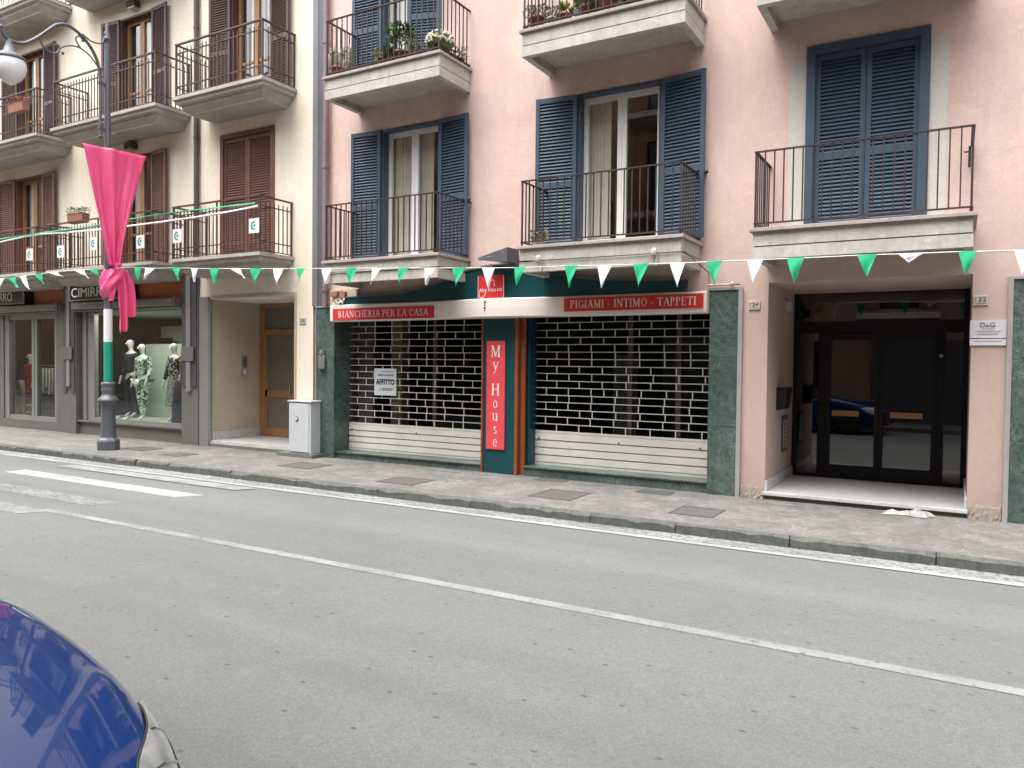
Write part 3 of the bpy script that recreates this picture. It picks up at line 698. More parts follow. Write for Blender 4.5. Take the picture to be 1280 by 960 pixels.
# more of the same front right of the frame
mb = MB(); mb.box(1.0, 29.9, -.02, -.002, 0, 2.6); mb.build('marble_cladding', 'marble', pink)
for a in ((-9.714, -6.62, .10), (-5.82, -2.932, .13)): MB().box(a[0], a[1], .03, .55, -.01, a[2]).build('marble_plinth', 'marble', pink)
for a in ((-9.714, -6.62, .102), (-5.82, -2.932, .132)): MB().box(a[0], a[1], .0, .4, a[2], a[2]+.023).build('shop_sill', 'marble', pink, bevel=.004)
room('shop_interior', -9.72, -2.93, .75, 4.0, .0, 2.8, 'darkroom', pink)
def roller(x0, x1, z0, z1, zs, first):
    root_ = MB(); Y = .38
    # corrugated lower panel
    n = 26; rows = []
    k = 4; hh = (zs-z0)
    zz = [z0+hh*i/80 for i in range(81)]
    prof = [(Y-.006-.022*min(1, abs(math.sin(math.pi*k*(z-z0)/hh))*3.2)+.010*((k*(z-z0)/hh) % 1), z) for z in zz]
    root_.grid([[(x0, p[0], p[1]), (x1, p[0], p[1])] for p in prof], False)
    root_.box(x0, x1, Y-.03, Y+.02, z0-.035, z0-.001); root_.box(x0, x1, Y-.016, Y+.016, zs+.001, zs+.03)
    ro = root_.build('roller_shutter', 'shutterwhite', pink)
    la = MB(); nr = 16; ph = (z1-zs-.03)/nr; cw = .385
    for i in range(nr+1):
        z = zs+.03+ph*i; dzb = random.uniform(-.004, .004); nb = 6
        for q in range(nb):
            xa_, xb_ = x0+(x1-x0)*q/nb, x0+(x1-x0)*(q+1)/nb; o1, o2 = dzb*math.sin(math.pi*q/nb), dzb*math.sin(math.pi*(q+1)/nb)
            la.add([(xa_, Y-.006, z-.006+o1), (xb_, Y-.006, z-.006+o2), (xb_, Y+.006, z-.006+o2), (xa_, Y+.006, z-.006+o1), (xa_, Y-.006, z+.006+o1), (xb_, Y-.006, z+.006+o2), (xb_, Y+.006, z+.006+o2), (xa_, Y+.006, z+.006+o1)], ((0,3,2,1),(4,5,6,7),(0,1,5,4),(2,3,7,6)))
        if i < nr:
            xx = x0+(cw*.5 if i % 2 else cw*.98)+random.uniform(-.012, .012)
            while xx < x1:
                la.box(xx-.007, xx+.007, Y-.005, Y+.005, z+.0065, z+ph-.0065); xx += cw*(1 if random.random() > .06 else .55)
    la.box(x1-.012, x1-.001, Y-.01, Y+.01, zs, z1)
    la.build('lattice', 'lattice', ro)
    kn = MB()
    for xx in (x0+.08, (x0+x1)/2, x1-.2): kn.ball((xx, Y-.03, zs-.09), .014, 6)
    kn.build('shutter_lock', 'black', ro)
roller(-9.70, -6.60, .165, 2.5, .60, 1)
roller(-5.81, -2.94, .19, 2.5, .66, 0)
# side rails, glass and things dimly seen behind the lattice
mb = MB(); mb.box(-9.70, -9.35, .60, .72, .12, 2.6).box(-8.0, -7.93, .62, .70, .12, 2.6).box(-4.35, -4.28, .62, .70, .12, 2.6).box(-3.6, -3.52, .62, .70, .12, 2.6).box(-9.34, -2.95, .62, .70, .10, .3)
mb.build('display_frame', 'greypipe', pink)
mb = MB(); mb.add([(-9.35, .66, .3), (-2.95, .66, .3), (-2.95, .66, 2.6), (-9.35, .66, 2.6)], ((0,1,2,3),)); mb.build('display_glass', 'dullglass', pink)
mb = MB(); mb.box(-9.2, -8.95, .95, 1.2, .2, 2.6); mb.build('display_panel', 'sandwall', pink)
MB().box(-4.75, -4.35, 1.0, 1.05, .3, 1.9).build('display_shelf', 'dimteal', pink)
MB().box(-4.15, -3.3, 1.6, 1.65, .3, 2.2).build('display_shelf', 'dimteal', pink)
MB().box(-8.6, -7.4, 1.5, 1.9, .1, .75).build('counter', 'dimteal', pink)
# teal column with orange-brown posts
mb = MB(); mb.box(-6.56, -5.985, .015, .74, 0, 2.46); mb.box(-5.80, -5.815+.001, .1, .5, 0, .0)if 0 else None
mb.build('teal_column', 'teal', pink)
mb = MB(); mb.box(-5.84, -5.80, .16, .74, .16, 2.46); mb.build('teal_reveal', 'teal', pink)
mb = MB(); mb.box(-6.598, -6.562, -.005, .40, 0, 2.46).box(-5.983, -5.93, .0, .10, 0, 2.46).box(-5.925, -5.845, .08, .14, 0, 2.46); mb.build('orange_post', 'orange', pink, bevel=.006)
mb = MB(); mb.box(-6.6, -5.8, .4, .74, 0, 2.6); mb.build('column_core', 'teal', pink)
# arched teal board over the sign
arch = [(-9.55, 2.70), (-9.55, 2.86), (-8.9, 2.88), (-8.1, 2.90), (-7.5, 3.0), (-7.15, 3.10), (-6.8, 3.21), (-6.5, 3.255), (-6.25, 3.26), (-6.0, 3.245), (-5.7, 3.19), (-5.35, 3.10), (-5.0, 3.03), (-4.6, 2.97), (-3.9, 2.93), (-3.25, 2.90), (-3.25, 2.70)]
mb = MB(); mb.prism(arch, 'y', -.10, -.003); mb.build('arched_fascia', 'teal', pink)
et = MB(); et.grid([[(x, -.125, z), (x, -.005, z+.002), (x, -.005, z+.018), (x, -.125, z+.018), (x, -.125, z)] for x, z in arch[1:-1]], False); et.build('fascia_capping', 'stripdark', pink)

# ---- sign beam
sg = thing('shop_sign', 'long champagne metal sign beam with red panels naming the linen shop wares', 'sign', (-6.3, -.1, 2.6))
def bul(x): 
    u = (x+6.3)/1.25
    return -.15-(.14*math.cos(u*math.pi/2)**2 if abs(u) < 1 else 0)
xs = [-9.70+(6.76)*i/60 for i in range(61)]
rows = [[(x, bul(x)+.02, 2.452), (x, bul(x), 2.470), (x, bul(x)-.004, 2.60), (x, bul(x), 2.730), (x, bul(x)+.02, 2.748), (x, -.002, 2.749), (x, -.002, 2.451), (x, bul(x)+.02, 2.452)] for x in xs]
b = MB(); b.grid(rows, False); b.add(rows[0], (tuple(range(7)),)); b.add(rows[-1], (tuple(range(7))[::-1],)); b.build('sign_beam', 'alu', sg)
for x0, x1, z0, z1, tx in ((-9.62, -7.42, 2.475, 2.675, 'BIANCHERIA PER LA CASA'), (-5.06, -2.98, 2.52, 2.715, 'PIGIAMI - INTIMO - TAPPETI')):
    p = MB(); p.box(x0, x1, -.168, -.156, z0, z1).build('red_panel', 'red', sg)
    pan = sg.children[-1] if sg.children else None
for x0, x1, z0, tx in ((-9.50, -7.53, 2.520, 'BIANCHERIA PER LA CASA'), (-4.96, -3.07, 2.565, 'PIGIAMI - INTIMO - TAPPETI')):
    serif('lettering', tx, x0, x1, -.1695, z0, .115, 'letters', sg)
d = MB()
for z, s in ((2.69, .018), (2.645, .014), (2.60, .018), (2.56, .012)): d.add([(-6.36+s*math.cos(a), bul(-6.36)-.006, z+s*math.sin(a)) for a in [2*math.pi*i/10 for i in range(10)]], (tuple(range(10)),))
d.build('painted_dots', 'black', sg)
# vertical sign
vsn = thing('shop_sign', 'tall narrow pinkish red vertical sign on the teal column', 'sign', (-6.32, 0, .4))
MB().box(-6.49, -6.155, -.012, .012, .385, 2.10).build('sign_panel', 'pinkred', vsn)
serif('word_my', 'My', -6.49, -6.155, -.0135, 2.03, .185, 'letters', vsn, True)
serif('word_house', 'House', -6.49, -6.155, -.0135, 2.03-.185*(1.42+1.10+.75), .185, 'letters', vsn, True)
# logo square
lg = thing('shop_sign', 'square red logo sign on the arched teal board above the metal beam', 'sign', (-6.35, -.1, 2.9))
MB().box(-6.60, -6.12, -.125, -.102, 2.765, 3.12).build('sign_panel', 'red', lg)
l = MB(); y = -.127
def ln(pts, r=.006):
    for (ax, az), (bx, bz) in zip(pts, pts[1:]):
        dx, dz = bx-ax, bz-az; L = math.hypot(dx, dz) or 1; nx, nz = -dz/L*r, dx/L*r
        l.add([(ax-nx, y-.0001*(len(l.f) % 7), az-nz), (bx-nx, y-.0001*(len(l.f) % 7), bz-nz), (bx+nx, y-.0001*(len(l.f) % 7), bz+nz), (ax+nx, y-.0001*(len(l.f) % 7), az+nz)], ((0,1,2,3),))
ln([(-6.595, 2.77), (-6.595, 3.115)], .004); ln([(-6.125, 2.77), (-6.125, 3.115)], .004)
ln([(-6.57, 2.86), (-6.55, 2.92), (-6.53, 2.87), (-6.51, 2.92), (-6.49, 2.86)]); ln([(-6.47, 2.91), (-6.455, 2.87)]); ln([(-6.44, 2.91), (-6.46, 2.83), (-6.49, 2.785), (-6.54, 2.775), (-6.57, 2.80), (-6.575, 2.86)])
ln([(-6.40, 2.94), (-6.40, 2.87)]); ln([(-6.40, 2.905), (-6.375, 2.91), (-6.37, 2.87)])
def ring(cx, cz, r): ln([(cx+r*math.cos(a), cz+r*math.sin(a)) for a in [2*math.pi*i/10 for i in range(11)]], .005)
ring(-6.335, 2.89, .02); ln([(-6.30, 2.91), (-6.30, 2.875), (-6.27, 2.872), (-6.27, 2.91)], .005); ln([(-6.215, 2.91), (-6.24, 2.905), (-6.22, 2.885), (-6.245, 2.872)], .005); ring(-6.18, 2.89, .02)
ln([(-6.36, 3.03), (-6.34, 3.05), (-6.30, 3.04), (-6.29, 2.95), (-6.28, 2.95)], .005); ln([(-6.38, 2.99), (-6.36, 3.03)], .005)
l.build('logo_lettering', 'letters', lg)
# floodlight above the arch
fl = thing('floodlight', 'dark wedge shaped floodlight on the pink wall above the red logo', 'light', (-6.1, 0, 3.3))
mb = MB(); mb.add([(-6.42, -.42, 3.33), (-6.42, -.42, 3.36), (-5.93, -.36, 3.50), (-5.93, -.36, 3.28), (-6.30, -.05, 3.36), (-6.30, -.05, 3.42), (-5.90, -.05, 3.50), (-5.90, -.05, 3.28)],
   ((0,1,2,3),(4,7,6,5),(0,4,5,1),(3,2,6,7),(1,5,6,2),(0,3,7,4))); mb.build('housing', 'stripdark', fl)
mb = MB(); mb.add([(-6.43, -.428, 3.34), (-6.20, -.40, 3.375), (-6.22, -.32, 3.335), (-6.42, -.36, 3.322)], ((0,1,2,3),(0,3,2,1))); mb.build('reflector', 'white', fl)
MB().box(-6.08, -6.02, -.05, -.002, 3.25, 3.4).build('bracket', 'alutrim', fl)
# notice behind the lattice
nt_ = thing('notice', 'white paper rental notice reading AFFITTO hung on the left roller shutter', 'notice', (-8.85, .35, 1.2))
MB().box(-9.10, -8.60, .350, .354, 1.15, 1.63).build('sheet', 'paper', nt_)
text('lettering', 'AFFITTO', -9.06, .347, 1.345, .13, 'black', nt_, width=.42, bold=.004)
q = MB()
for z, xs_ in ((1.57, (-8.95, -8.65)), (1.515, (-9.02, -8.64)), (1.50, (-9.02, -8.66)), (1.27, (-8.98, -8.66)), (1.235, (-9.0, -8.68)), (1.255, (-8.9, -8.7))):
    xx = xs_[0]
    while xx < xs_[1]: L = random.uniform(.02, .05); q.box(xx, min(xx+L, xs_[1]), .3465, .3485, z, z+.012); xx += L+.014
q.build('small_print', 'greyink', nt_)
# little grey box on the marble pillar + meter junk above the sign's left end
eb = thing('bell_box', 'small dark round topped bell box on the left green marble pillar', 'bell box', (-9.98, -.03, 1.6))
MB().box(-10.06, -9.90, -.085, -.031, 1.60, 1.86).build('case', 'stonebase', eb, bevel=.02)
MB().lathe([(.045, 0), (.05, .05), (.03, .09)], (-9.98, -.055, 1.865), 12).build('dome', 'stonebase', eb)
jb = thing('junction_niche', 'broken beige plaster niche with loose wires above the left end of the sign beam', 'wiring box', (-9.3, 0, 2.8))
MB().box(-9.78, -9.15, -.07, -.003, 2.752, 3.02).build('plaster_patch', 'beigeplaster', jb)
mb = MB(); mb.box(-9.72, -9.55, -.15, -.071, 2.90, 2.99).prism([(-9.55, 2.80), (-9.42, 2.78), (-9.38, 2.98), (-9.5, 3.0)], 'y', -.12, -.071); mb.build('old_bracket', 'pot', jb)
mb = MB(); 
for i in range(5):
    mb.tube([(-9.45+random.uniform(-.05, .05), -.09, 2.9), (-9.5+random.uniform(-.1, .15), -.14, 2.84), (-9.48+random.uniform(-.15, .15), -.17, 2.765)], .006, 5)
mb.build('loose_wires', 'white', jb)
# cables along the balcony fronts with round china insulators
def insul(x, z, lab):
    i_ = thing('cable_box', lab, 'cable box', (x, -.87, z), 'round cable boxes on the balcony fronts')
    MB().lathe([(.028, -.05), (.038, -.04), (.038, .02), (.03, .04), (.012, .05)], (x, -.905, z), 10).build('cap', 'plaque', i_)
    MB().tube([(x+.03, -.88, z-.03), (x+.02, -.88, z-.17)], .016, 8).build('cable_tail', 'plaque', i_)
insul(-5.10, 3.21, 'round white cable box on the left end of the middle balcony front')
insul(-3.42, 3.20, 'round white cable box on the right end of the middle balcony front')
insul(-9.05, 3.24, 'round white cable box on the left end of the left balcony front')
cb = tag(MB().tube([(-9.05, -.875, 3.22), (-8.2, -.872, 3.195), (-7.0, -.872, 3.20), (-6.84, -.86, 3.20), (-6.80, -.3, 3.19), (-6.4, -.12, 3.29), (-5.5, -.2, 3.22), (-5.47, -.87, 3.20), (-5.1, -.876, 3.19), (-3.4, -.874, 3.185), (-3.02, -.87, 3.18), (-2.95, -.03, 3.0), (-2.95, -.03, 2.83), (-2.53, -.03, 2.83)], .007, 5).build('cable', 'black'), 'thin dark cable running along the pink building balcony fronts', 'cable')
# valve like fitting at top right of the right marble pillar
vf = thing('cable_fitting', 'small pinkish pipe fitting on top of the right marble pillar', 'pipe fitting', (-2.65, -.05, 2.83))
MB().tube([(-2.95, -.06, 2.83), (-2.66, -.06, 2.83)], .014, 8).build('pipe', 'plaque', vf); MB().ball((-2.63, -.06, 2.835), .035, 7).build('cap', 'plaque', vf)
# shutter catches
for x, z, lb in ((-6.82, 4.32, 'small black shutter catch right of the left blue shuttered window'), (-3.02, 4.32, 'small black shutter catch right of the middle blue shuttered window')):
    t = thing('shutter_catch', lb, 'shutter catch', (x, 0, z), 'shutter catches'); MB().tube([(x, -.002, z), (x, -.10, z), (x+.03, -.13, z+.02)], .012, 6).build('arm', 'iron', t); MB().ball((x+.04, -.13, z+.02), .03, 6).build('knob', 'iron', t)

# ------------------------------------------------------------------ entrance 122
dy = 1.86
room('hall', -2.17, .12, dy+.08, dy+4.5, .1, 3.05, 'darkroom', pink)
dr = MB(); fy0, fy1 = dy-.03, dy+.05
dr.box(-2.168, -2.10, fy0, fy1, .10, 3.02).box(.05, .118, fy0, fy1, .10, 3.02).box(-2.10, .05, fy0+.001, fy1, 2.24, 2.42).box(-2.10, .05, fy0+.001, fy1, .10, .15)
for a, b_ in ((-1.81, -1.69), (-.26, -.16)): dr.box(a, b_, fy0-.001, fy1-.001, .15, 2.24)
door = dr.build('entrance_door', 'blackframe', pink)
for a, b_ in ((-1.69, -.982), (-.978, -.26)):
    lf = MB(); lf.box(a+.002, a+.055, fy0-.02, fy0+.03, .152, 2.238).box(b_-.055, b_-.002, fy0-.02, fy0+.03, .152, 2.238).box(a+.055, b_-.055, fy0-.019, fy0+.029, .152, .30).box(a+.055, b_-.055, fy0-.019, fy0+.029, 2.14, 2.238)
    lf.build('door_leaf', 'blackframe', door)
for a, b_ in ((-1.60, -1.24), (-.83, -.42)):
    MB().box(a, b_, fy0-.06, fy0-.03, 1.03, 1.11).box(a+.03, a+.06, fy0-.03, fy0+.0, 1.05, 1.09).box(b_-.06, b_-.03, fy0-.03, fy0, 1.05, 1.09).build('push_bar', 'honeywood', door)
g = MB()
for a, b_, z0, z1 in ((-2.10, .05, 2.42, 3.0), (-2.10, -1.81, .15, 2.24), (-.16, .05, .15, 2.24), (-1.64, -1.03, .30, 2.14), (-.93, -.31, .30, 2.14)):
    g.add([(a, dy-.001, z0), (b_, dy-.001, z0), (b_, dy-.001, z1), (a, dy-.001, z1)], ((0,1,2,3),))
g.build('door_glass', 'doorglass', door)
MB().lathe([(.025, 0), (.03, .02), (.02, .04)], (-.21, fy0-.05, 1.9), 10).build('door_knob', 'alutrim', door)
s = MB(); s.box(-2.20, .13, -.04, dy-.03, .055, .10); s.build('marble_threshold', 'whitemarble', pink, bevel=.006)
s = MB(); s.box(-2.17, .11, .0, dy-.02, -.01, .054); s.build('step_riser', 'stonebase', pink)
for x0, x1 in ((-2.169, -2.145), (.095, .118)): MB().box(x0, x1, -.004, dy-.031, .102, .24).build('marble_skirting', 'whitemarble', pink, bevel=.004)
# crumbling base of the pink piers: rough lumps of exposed mortar
cr = MB()
for x0, x1 in ((-2.48, -2.19), (.14, .46)):
    n = 14
    rows = []
    for j in range(5):
        z = .0+.035*j
        rows.append([(x0+(x1-x0)*i/n, -.012-random.uniform(0, .02)*(1-j/4.2), z) for i in range(n+1)])
    rows.append([(p[0], -.001, .16+random.uniform(-.03, .03)) for p in rows[-1]])
    MB().grid(rows, False).build('crumbling_base', 'crumble', pink)
# things on the entrance side wall
mbx = thing('mailbox', 'black wedge shaped letter box on the side wall of entrance 122', 'mailbox', (-2.17, .8, 1.2))
mb = MB(); mb.prism([(-2.168, 1.14), (-2.168, 1.42), (-2.02, 1.44), (-2.05, 1.16)], 'y', .62, .98); mb.build('body', 'black', mbx, bevel=.01)
MB().box(-2.168, -2.01, .60, 1.0, 1.441, 1.455).build('lid', 'black', mbx)
ic = thing('intercom', 'tall narrow grey intercom plate on the side wall of entrance 122', 'intercom', (-2.17, 1.2, .8))
MB().box(-2.168, -2.155, 1.02, 1.42, .52, 1.04).build('frame', 'greypipe', ic)
MB().box(-2.154, -2.148, 1.08, 1.36, .57, .98).build('plate', 'alutrim', ic)
mb = MB()
for i in range(6): mb.box(-2.147, -2.143, 1.12, 1.20, .60+.06*i, .625+.06*i)
mb.build('buttons', 'greyink', ic)
wl = thing('wall_lamp', 'small pale lamp high on the side wall of entrance 122', 'lamp', (-2.17, 1.1, 2.6))
MB().box(-2.168, -2.14, 1.02, 1.18, 2.50, 2.70).build('back_plate', 'alutrim', wl); MB().box(-2.139, -2.07, 1.05, 1.15, 2.53, 2.66).build('shade', 'cabinet', wl)
def number(x, z, s_, lab, y=-.0):
    t = thing('house_number', lab, 'house number', (x, 0, z)); MB().box(x, x+.15, -.018, -.002, z, z+.115).build('tile', 'plaque', t, bevel=.004)
    text('digits', s_, x+.02, -.0205, z+.045, .072, 'greyink', t, width=.11)
    q = MB()
    for i in range(4): q.box(x+.022+i*.03, x+.042+i*.03, -.0205, -.0185, z+.018, z+.026)
    q.build('small_print', 'greyink', t)
number(-2.42, 2.49, '124', 'stone house number tile reading 124 on the pier left of the dark entrance')
number(.13, 2.475, '122', 'stone house number tile reading 122 on the pier right of the dark entrance')
number(-10.59, 2.43, '126', 'faint pale house number tile on the cream wall right of the beige entrance')
pq = thing('plaque', 'white office plaque in two strips reading D&G under house number 122', 'plaque', (.3, 0, 2.1))
MB().box(.105, .463, -.02, -.002, 2.10, 2.305).build('plate', 'plaquewhite', pq); MB().box(.105, .463, -.02, -.002, 2.015, 2.088).build('lower_plate', 'plaquewhite', pq)
text('lettering', 'D', .205, -.0225, 2.225, .075, 'greyink', pq, width=.05); text('lettering', '&', .262, -.0225, 2.225, .045, 'greyink', pq, width=.03); text('lettering', 'G', .30, -.0225, 2.225, .075, 'greyink', pq, width=.052)
q = MB()
for z, a, b_ in ((2.20, .22, .35), (2.175, .16, .42), (2.155, .19, .39), (2.135, .17, .38), (2.06, .15, .42)):
    xx = a
    while xx < b_: L = random.uniform(.012, .03); q.box(xx, min(xx+L, b_), -.0225, -.0205, z, z+.006); xx += L+.006
q.build('small_print', 'shopgrey', pq)
# litter
tr = MB(); pts = {}
n = 16
rows = []
for j in range(n+1):
    row = []
    for i in range(n+1):
        u, v = i/n*2-1, j/n*2-1; r = max(abs(u), abs(v)); e = max(0, 1-r)
        hgt = .008+min(e*3, 1)*(.03+.035*math.sin(i*1.1+j*.7)*math.cos(j*.9-i*.4)+.012*random.random())*(1.3 if u > .1 else .6)
        a = (1+.25*math.sin(5*math.atan2(v, u)+1))
        row.append((-.47+u*.23*a, -.17+v*.10*a, max(.006, hgt)))
    rows.append(row)
tr.grid(rows, False)
tag(tr.build('plastic_bag', 'litterplastic'), 'crumpled white plastic bag lying on the pavement before the entrance step', 'litter')

# ------------------------------------------------------------------ cream ground floor
# entrance
MB().box(-13.1, -10.72, 0.0, 1.3, .06, .12).build('marble_threshold', 'whitemarble', cream)
MB().box(-13.1, -10.72, -.006, -.0, -.01, .058).build('step_riser', 'stonebase', cream)
mb = MB(); mb.add([(-13.098, .002, .12), (-13.098, 1.3, .12), (-13.098, 1.3, 2.97), (-13.098, .002, 2.97)], ((0,1,2,3),)); mb.build('recess_lining', 'sandwall', cream)
MB().box(-13.097, -13.075, .05, 1.29, .12, .30).build('marble_skirting', 'whitemarble', cream)
MB().box(-13.39, -13.102, -.03, .0-.001, 0, 3.02).box(-13.101, -13.06, -.02, .03, .12, 2.97).build('door_jamb', 'shoplight', cream)
MB().box(-13.06, -10.68, -.02, -.002, 2.972, 3.03).box(-10.718, -10.68, -.02, -.002, .12, 2.972).build('opening_trim', 'beigeplaster', cream)
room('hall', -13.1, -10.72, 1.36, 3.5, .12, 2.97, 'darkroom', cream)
cd = MB(); cd.box(-13.09, -12.93, 1.28, 1.36, .12, 2.96).box(-12.93, -10.73, 1.285, 1.355, 2.30, 2.42).box(-12.93, -10.73, 1.285, 1.355, 2.88, 2.96).box(-12.12, -12.02, 1.285, 1.355, .12, 2.30).box(-12.93, -12.12, 1.29, 1.35, .12, .32).box(-12.93, -12.12, 1.29, 1.35, .97, 1.12).box(-12.93, -12.87, 1.29, 1.35, .32, 2.30)
cdo = cd.build('entrance_door', 'honeywood', cream)
MB().box(-12.02, -10.73, 1.30, 1.34, .12, 2.30).build('side_panel', 'honeywood', cdo)
MB().box(-12.93, -10.73, 1.31, 1.33, 2.42, 2.88).box(-12.87, -12.12, 1.31, 1.33, .32, .97).box(-12.87, -12.12, 1.31, 1.33, 1.12, 2.30).build('frosted_glass', 'frosted', cdo)
MB().box(-12.16, -12.14, 1.24, 1.28, 1.05, 1.2).build('door_handle', 'alutrim', cdo)
i2 = thing('intercom', 'tall grey intercom panel on the side wall of the cream entrance', 'intercom', (-13.09, .85, 1.6))
MB().box(-13.096, -13.07, .78, .94, 1.42, 1.86).build('plate', 'alutrim', i2); MB().box(-13.069, -13.065, .81, .91, 1.6, 1.82).build('speaker_grille', 'greyink', i2)
MB().box(-13.069, -13.065, .83, .89, 1.46, 1.56).build('buttons', 'white', i2)
# shop fronts
for x0, x1 in ((-18.17, -17.68), (-13.9, -13.40)):
    c = (x0+x1)/2; hh = 3.46
    MB().box(x0-.005, x1+.005, -.05, .26, 0, hh).build('pilaster', 'shopgrey', cream)
    MB().box(x0+.03, c-.09, -.075, -.051, 0.95 if x0 < -15 else 1.2, hh).box(c+.10, x1-.02, -.075, -.051, .95 if x0 < -15 else 1.2, hh).build('pilaster_groove', 'shopdark', cream)
    MB().box(c-.06, c+.07, -.10, -.051, 1.1, hh).build('pilaster_rib', 'shoplight', cream)
    MB().box(x0+.06, x1-.06, -.115, -.101, 1.72, 2.02).build('pilaster_block', 'shopgrey', cream, bevel=.004)
for x0, x1 in ((-17.68, -13.9), (-21.6, -18.17)):
    MB().box(x0, x1, .06, .10, 3.04, 3.56).build('orange_fascia', 'terra', cream)
    MB().box(x0, x1-.002, -.16, .10, 2.86, 3.03).box(x0, x1-.002, -.10, .10, 2.82, 2.859).build('shutter_box', 'shopgrey', cream, bevel=.02)
    MB().box(x1-.12, x1-.004, -.20, -.162, 2.84, 3.06).build('box_end', 'shopdark', cream)
MB().box(-17.68, -13.9, .04, .22, -.01, .29).box(-17.68, -13.9, -.03, .22, .291, .33).build('shop_plinth', 'shopgrey', cream)
MB().box(-18.6, -18.17, .02, .24, -.01, 2.82).box(-21.6, -20.952, .02, .24, -.01, 2.82).box(-20.95, -18.601, .02, .24, -.01, .22).build('shop_cladding', 'shopgrey', cream)
# window 1
sw = MB(); sw.box(-17.68, -17.2, .10, .20, .33, 2.82).box(-14.0, -13.902, .08, .20, .33, 2.82).box(-17.2, -14.0, .10, .16, .33, .40); swo = sw.build('shop_window', 'shoplight', cream)
MB().box(-17.56, -17.46, .06, .098, .33, 2.82).build('window_post', 'shoplight', swo)
g = MB(); g.add([(-17.2, .13, .4), (-14.0, .13, .4), (-14.0, .13, 2.82), (-17.2, .13, 2.82)], ((0,1,2,3),)); g.build('pane', 'shopglass', swo)
room('shop_interior', -24.6, -13.9, .27, 4.2, .15, 2.9, 'shopdarkwall', cream)
MB().box(-18.17, -13.91, .28, 2.4, .16, .34).build('display_floor', 'shopwall', cream)
MB().box(-17.35, -15.4, 1.5, 1.56, .345, 2.12).build('display_partition', 'shopwall', cream)
MB().box(-19.6, -17.36, 2.2, 2.26, .345, 2.3).build('display_partition', 'darkroom', cream)
MB().box(-20.0, -15.2, 2.5, 2.56, 2.05, 2.62).build('ceiling_valance', 'curtain', cream)
MB().box(-18.25, -18.175, .28, 3.9, .16, 2.88).build('light_blocker', 'darkroom', cream)  # added panel, keeps the window lamp's light off the door side
MB().box(-18.17, -13.91, .28, 2.6, 2.80, 2.88).build('ceiling_panel', 'shopwall', cream)
# window 0 = door of two glass leaves
do = MB(); do.box(-20.95, -20.75, .05, .20, .22, 2.82).box(-18.72, -18.601, .05, .20, .22, 2.82).box(-20.75, -18.72, .06, .18, 2.70, 2.82).box(-20.75, -18.72, .06, .18, .22, .32)
for xx in (-19.75, -19.62): do.box(xx, xx+.10, .07, .17, .32, 2.70)
dd = do.build('shop_door', 'shoplight', cream)
g = MB(); g.add([(-20.75, .12, .32), (-19.75, .12, .32), (-19.75, .12, 2.7), (-20.75, .12, 2.7)], ((0,1,2,3),)); g.add([(-19.52, .12, .32), (-18.72, .12, .32), (-18.72, .12, 2.7), (-19.52, .12, 2.7)], ((0,1,2,3),)); g.build('pane', 'shopglass', dd)
MB().tube([(-20.70, -.02, 1.2), (-20.70, -.02, 1.7)], .015, 8).build('door_handle', 'alutrim', dd)
MB().box(-24.3, -18.2, 4.0, 4.1, .2, 2.2).build('wall_unit', 'darkroom', cream)
# lamps of the two shop interiors (the lit shop windows in the picture)
for nm, x, y_, sx, sy, e in (('shop_lamp', -15.9, .45, 2.8, .25, 11), ('shop_lamp', -20.7, 1.0, 2.2, .4, 5)):
    a = bpy.data.lights.new(nm, 'AREA'); a.shape = 'RECTANGLE'; a.size = sx; a.size_y = sy; a.energy = e; a.color = (1, .97, .9)
    o = bpy.data.objects.new(nm, a); COL.objects.link(o); o.location = (x, y_, 2.79)
# CIMIRRO signs
def shopsign(x0, x1, tx, tw, lab, tail=None):
    t = thing('shop_sign', lab, 'sign', ((x0+x1)/2, -.1, 3.05))
    z0, z1 = 3.06, 3.44
    MB().box(x0, x1, -.16, .055, z0, z1).build('case', 'black', t)
    MB().box(x0, x1, -.175, -.161, z1-.025, z1).box(x0, x1, -.175, -.161, z0, z0+.025).box(x0, x0+.03, -.175, -.161, z0+.026, z1-.026).box(x1-.04, x1, -.175, -.161, z0+.026, z1-.026).build('rim', 'shoplight', t)
    text('lettering', tx, x0+.08, -.166, z0+.085, .30, 'white', t, width=tw)
    if tail: text('lettering', tail, x1-.24, -.166, z0+.085, .30, 'white', t, width=.13)
shopsign(-17.72, -15.50, 'CIMIRRO', 1.45, 'dark shop sign reading CIMIRRO over the mannequin window', 'E')
shopsign(-21.45, -19.62, 'CIMIRRO', 1.20, 'dark shop sign ending in RO over the shop door')

# ------------------------------------------------------------------ mannequins
def skin(name, J, E, mat, parent, sub=2):
    """J: list of ((x,y,z), radius), first one is the root; E: edges"""
    me = bpy.data.meshes.new(name); me.from_pydata([j[0] for j in J], E, []); o = bpy.data.objects.new(name, me); COL.objects.link(o)
    m = o.modifiers.new('skin', 'SKIN'); m.use_smooth_shade = True
    for i, (p, r) in enumerate(J):
        r = r if isinstance(r, tuple) else (r, r); me.skin_vertices[0].data[i].radius = r
    me.skin_vertices[0].data[0].use_root = True
    s_ = o.modifiers.new('sub', 'SUBSURF'); s_.levels = sub; s_.render_levels = sub
    dg = bpy.context.evaluated_depsgraph_get(); dg.update(); nm = bpy.data.meshes.new_from_object(o.evaluated_get(dg)); bpy.data.objects.remove(o)
    nm.materials.clear(); nm.materials.append(M[mat]); nm.name = name
    for p in nm.polygons: p.use_smooth = True
    o = bpy.data.objects.new(name, nm); COL.objects.link(o)
    if parent is not None: put(o, parent)
    return o
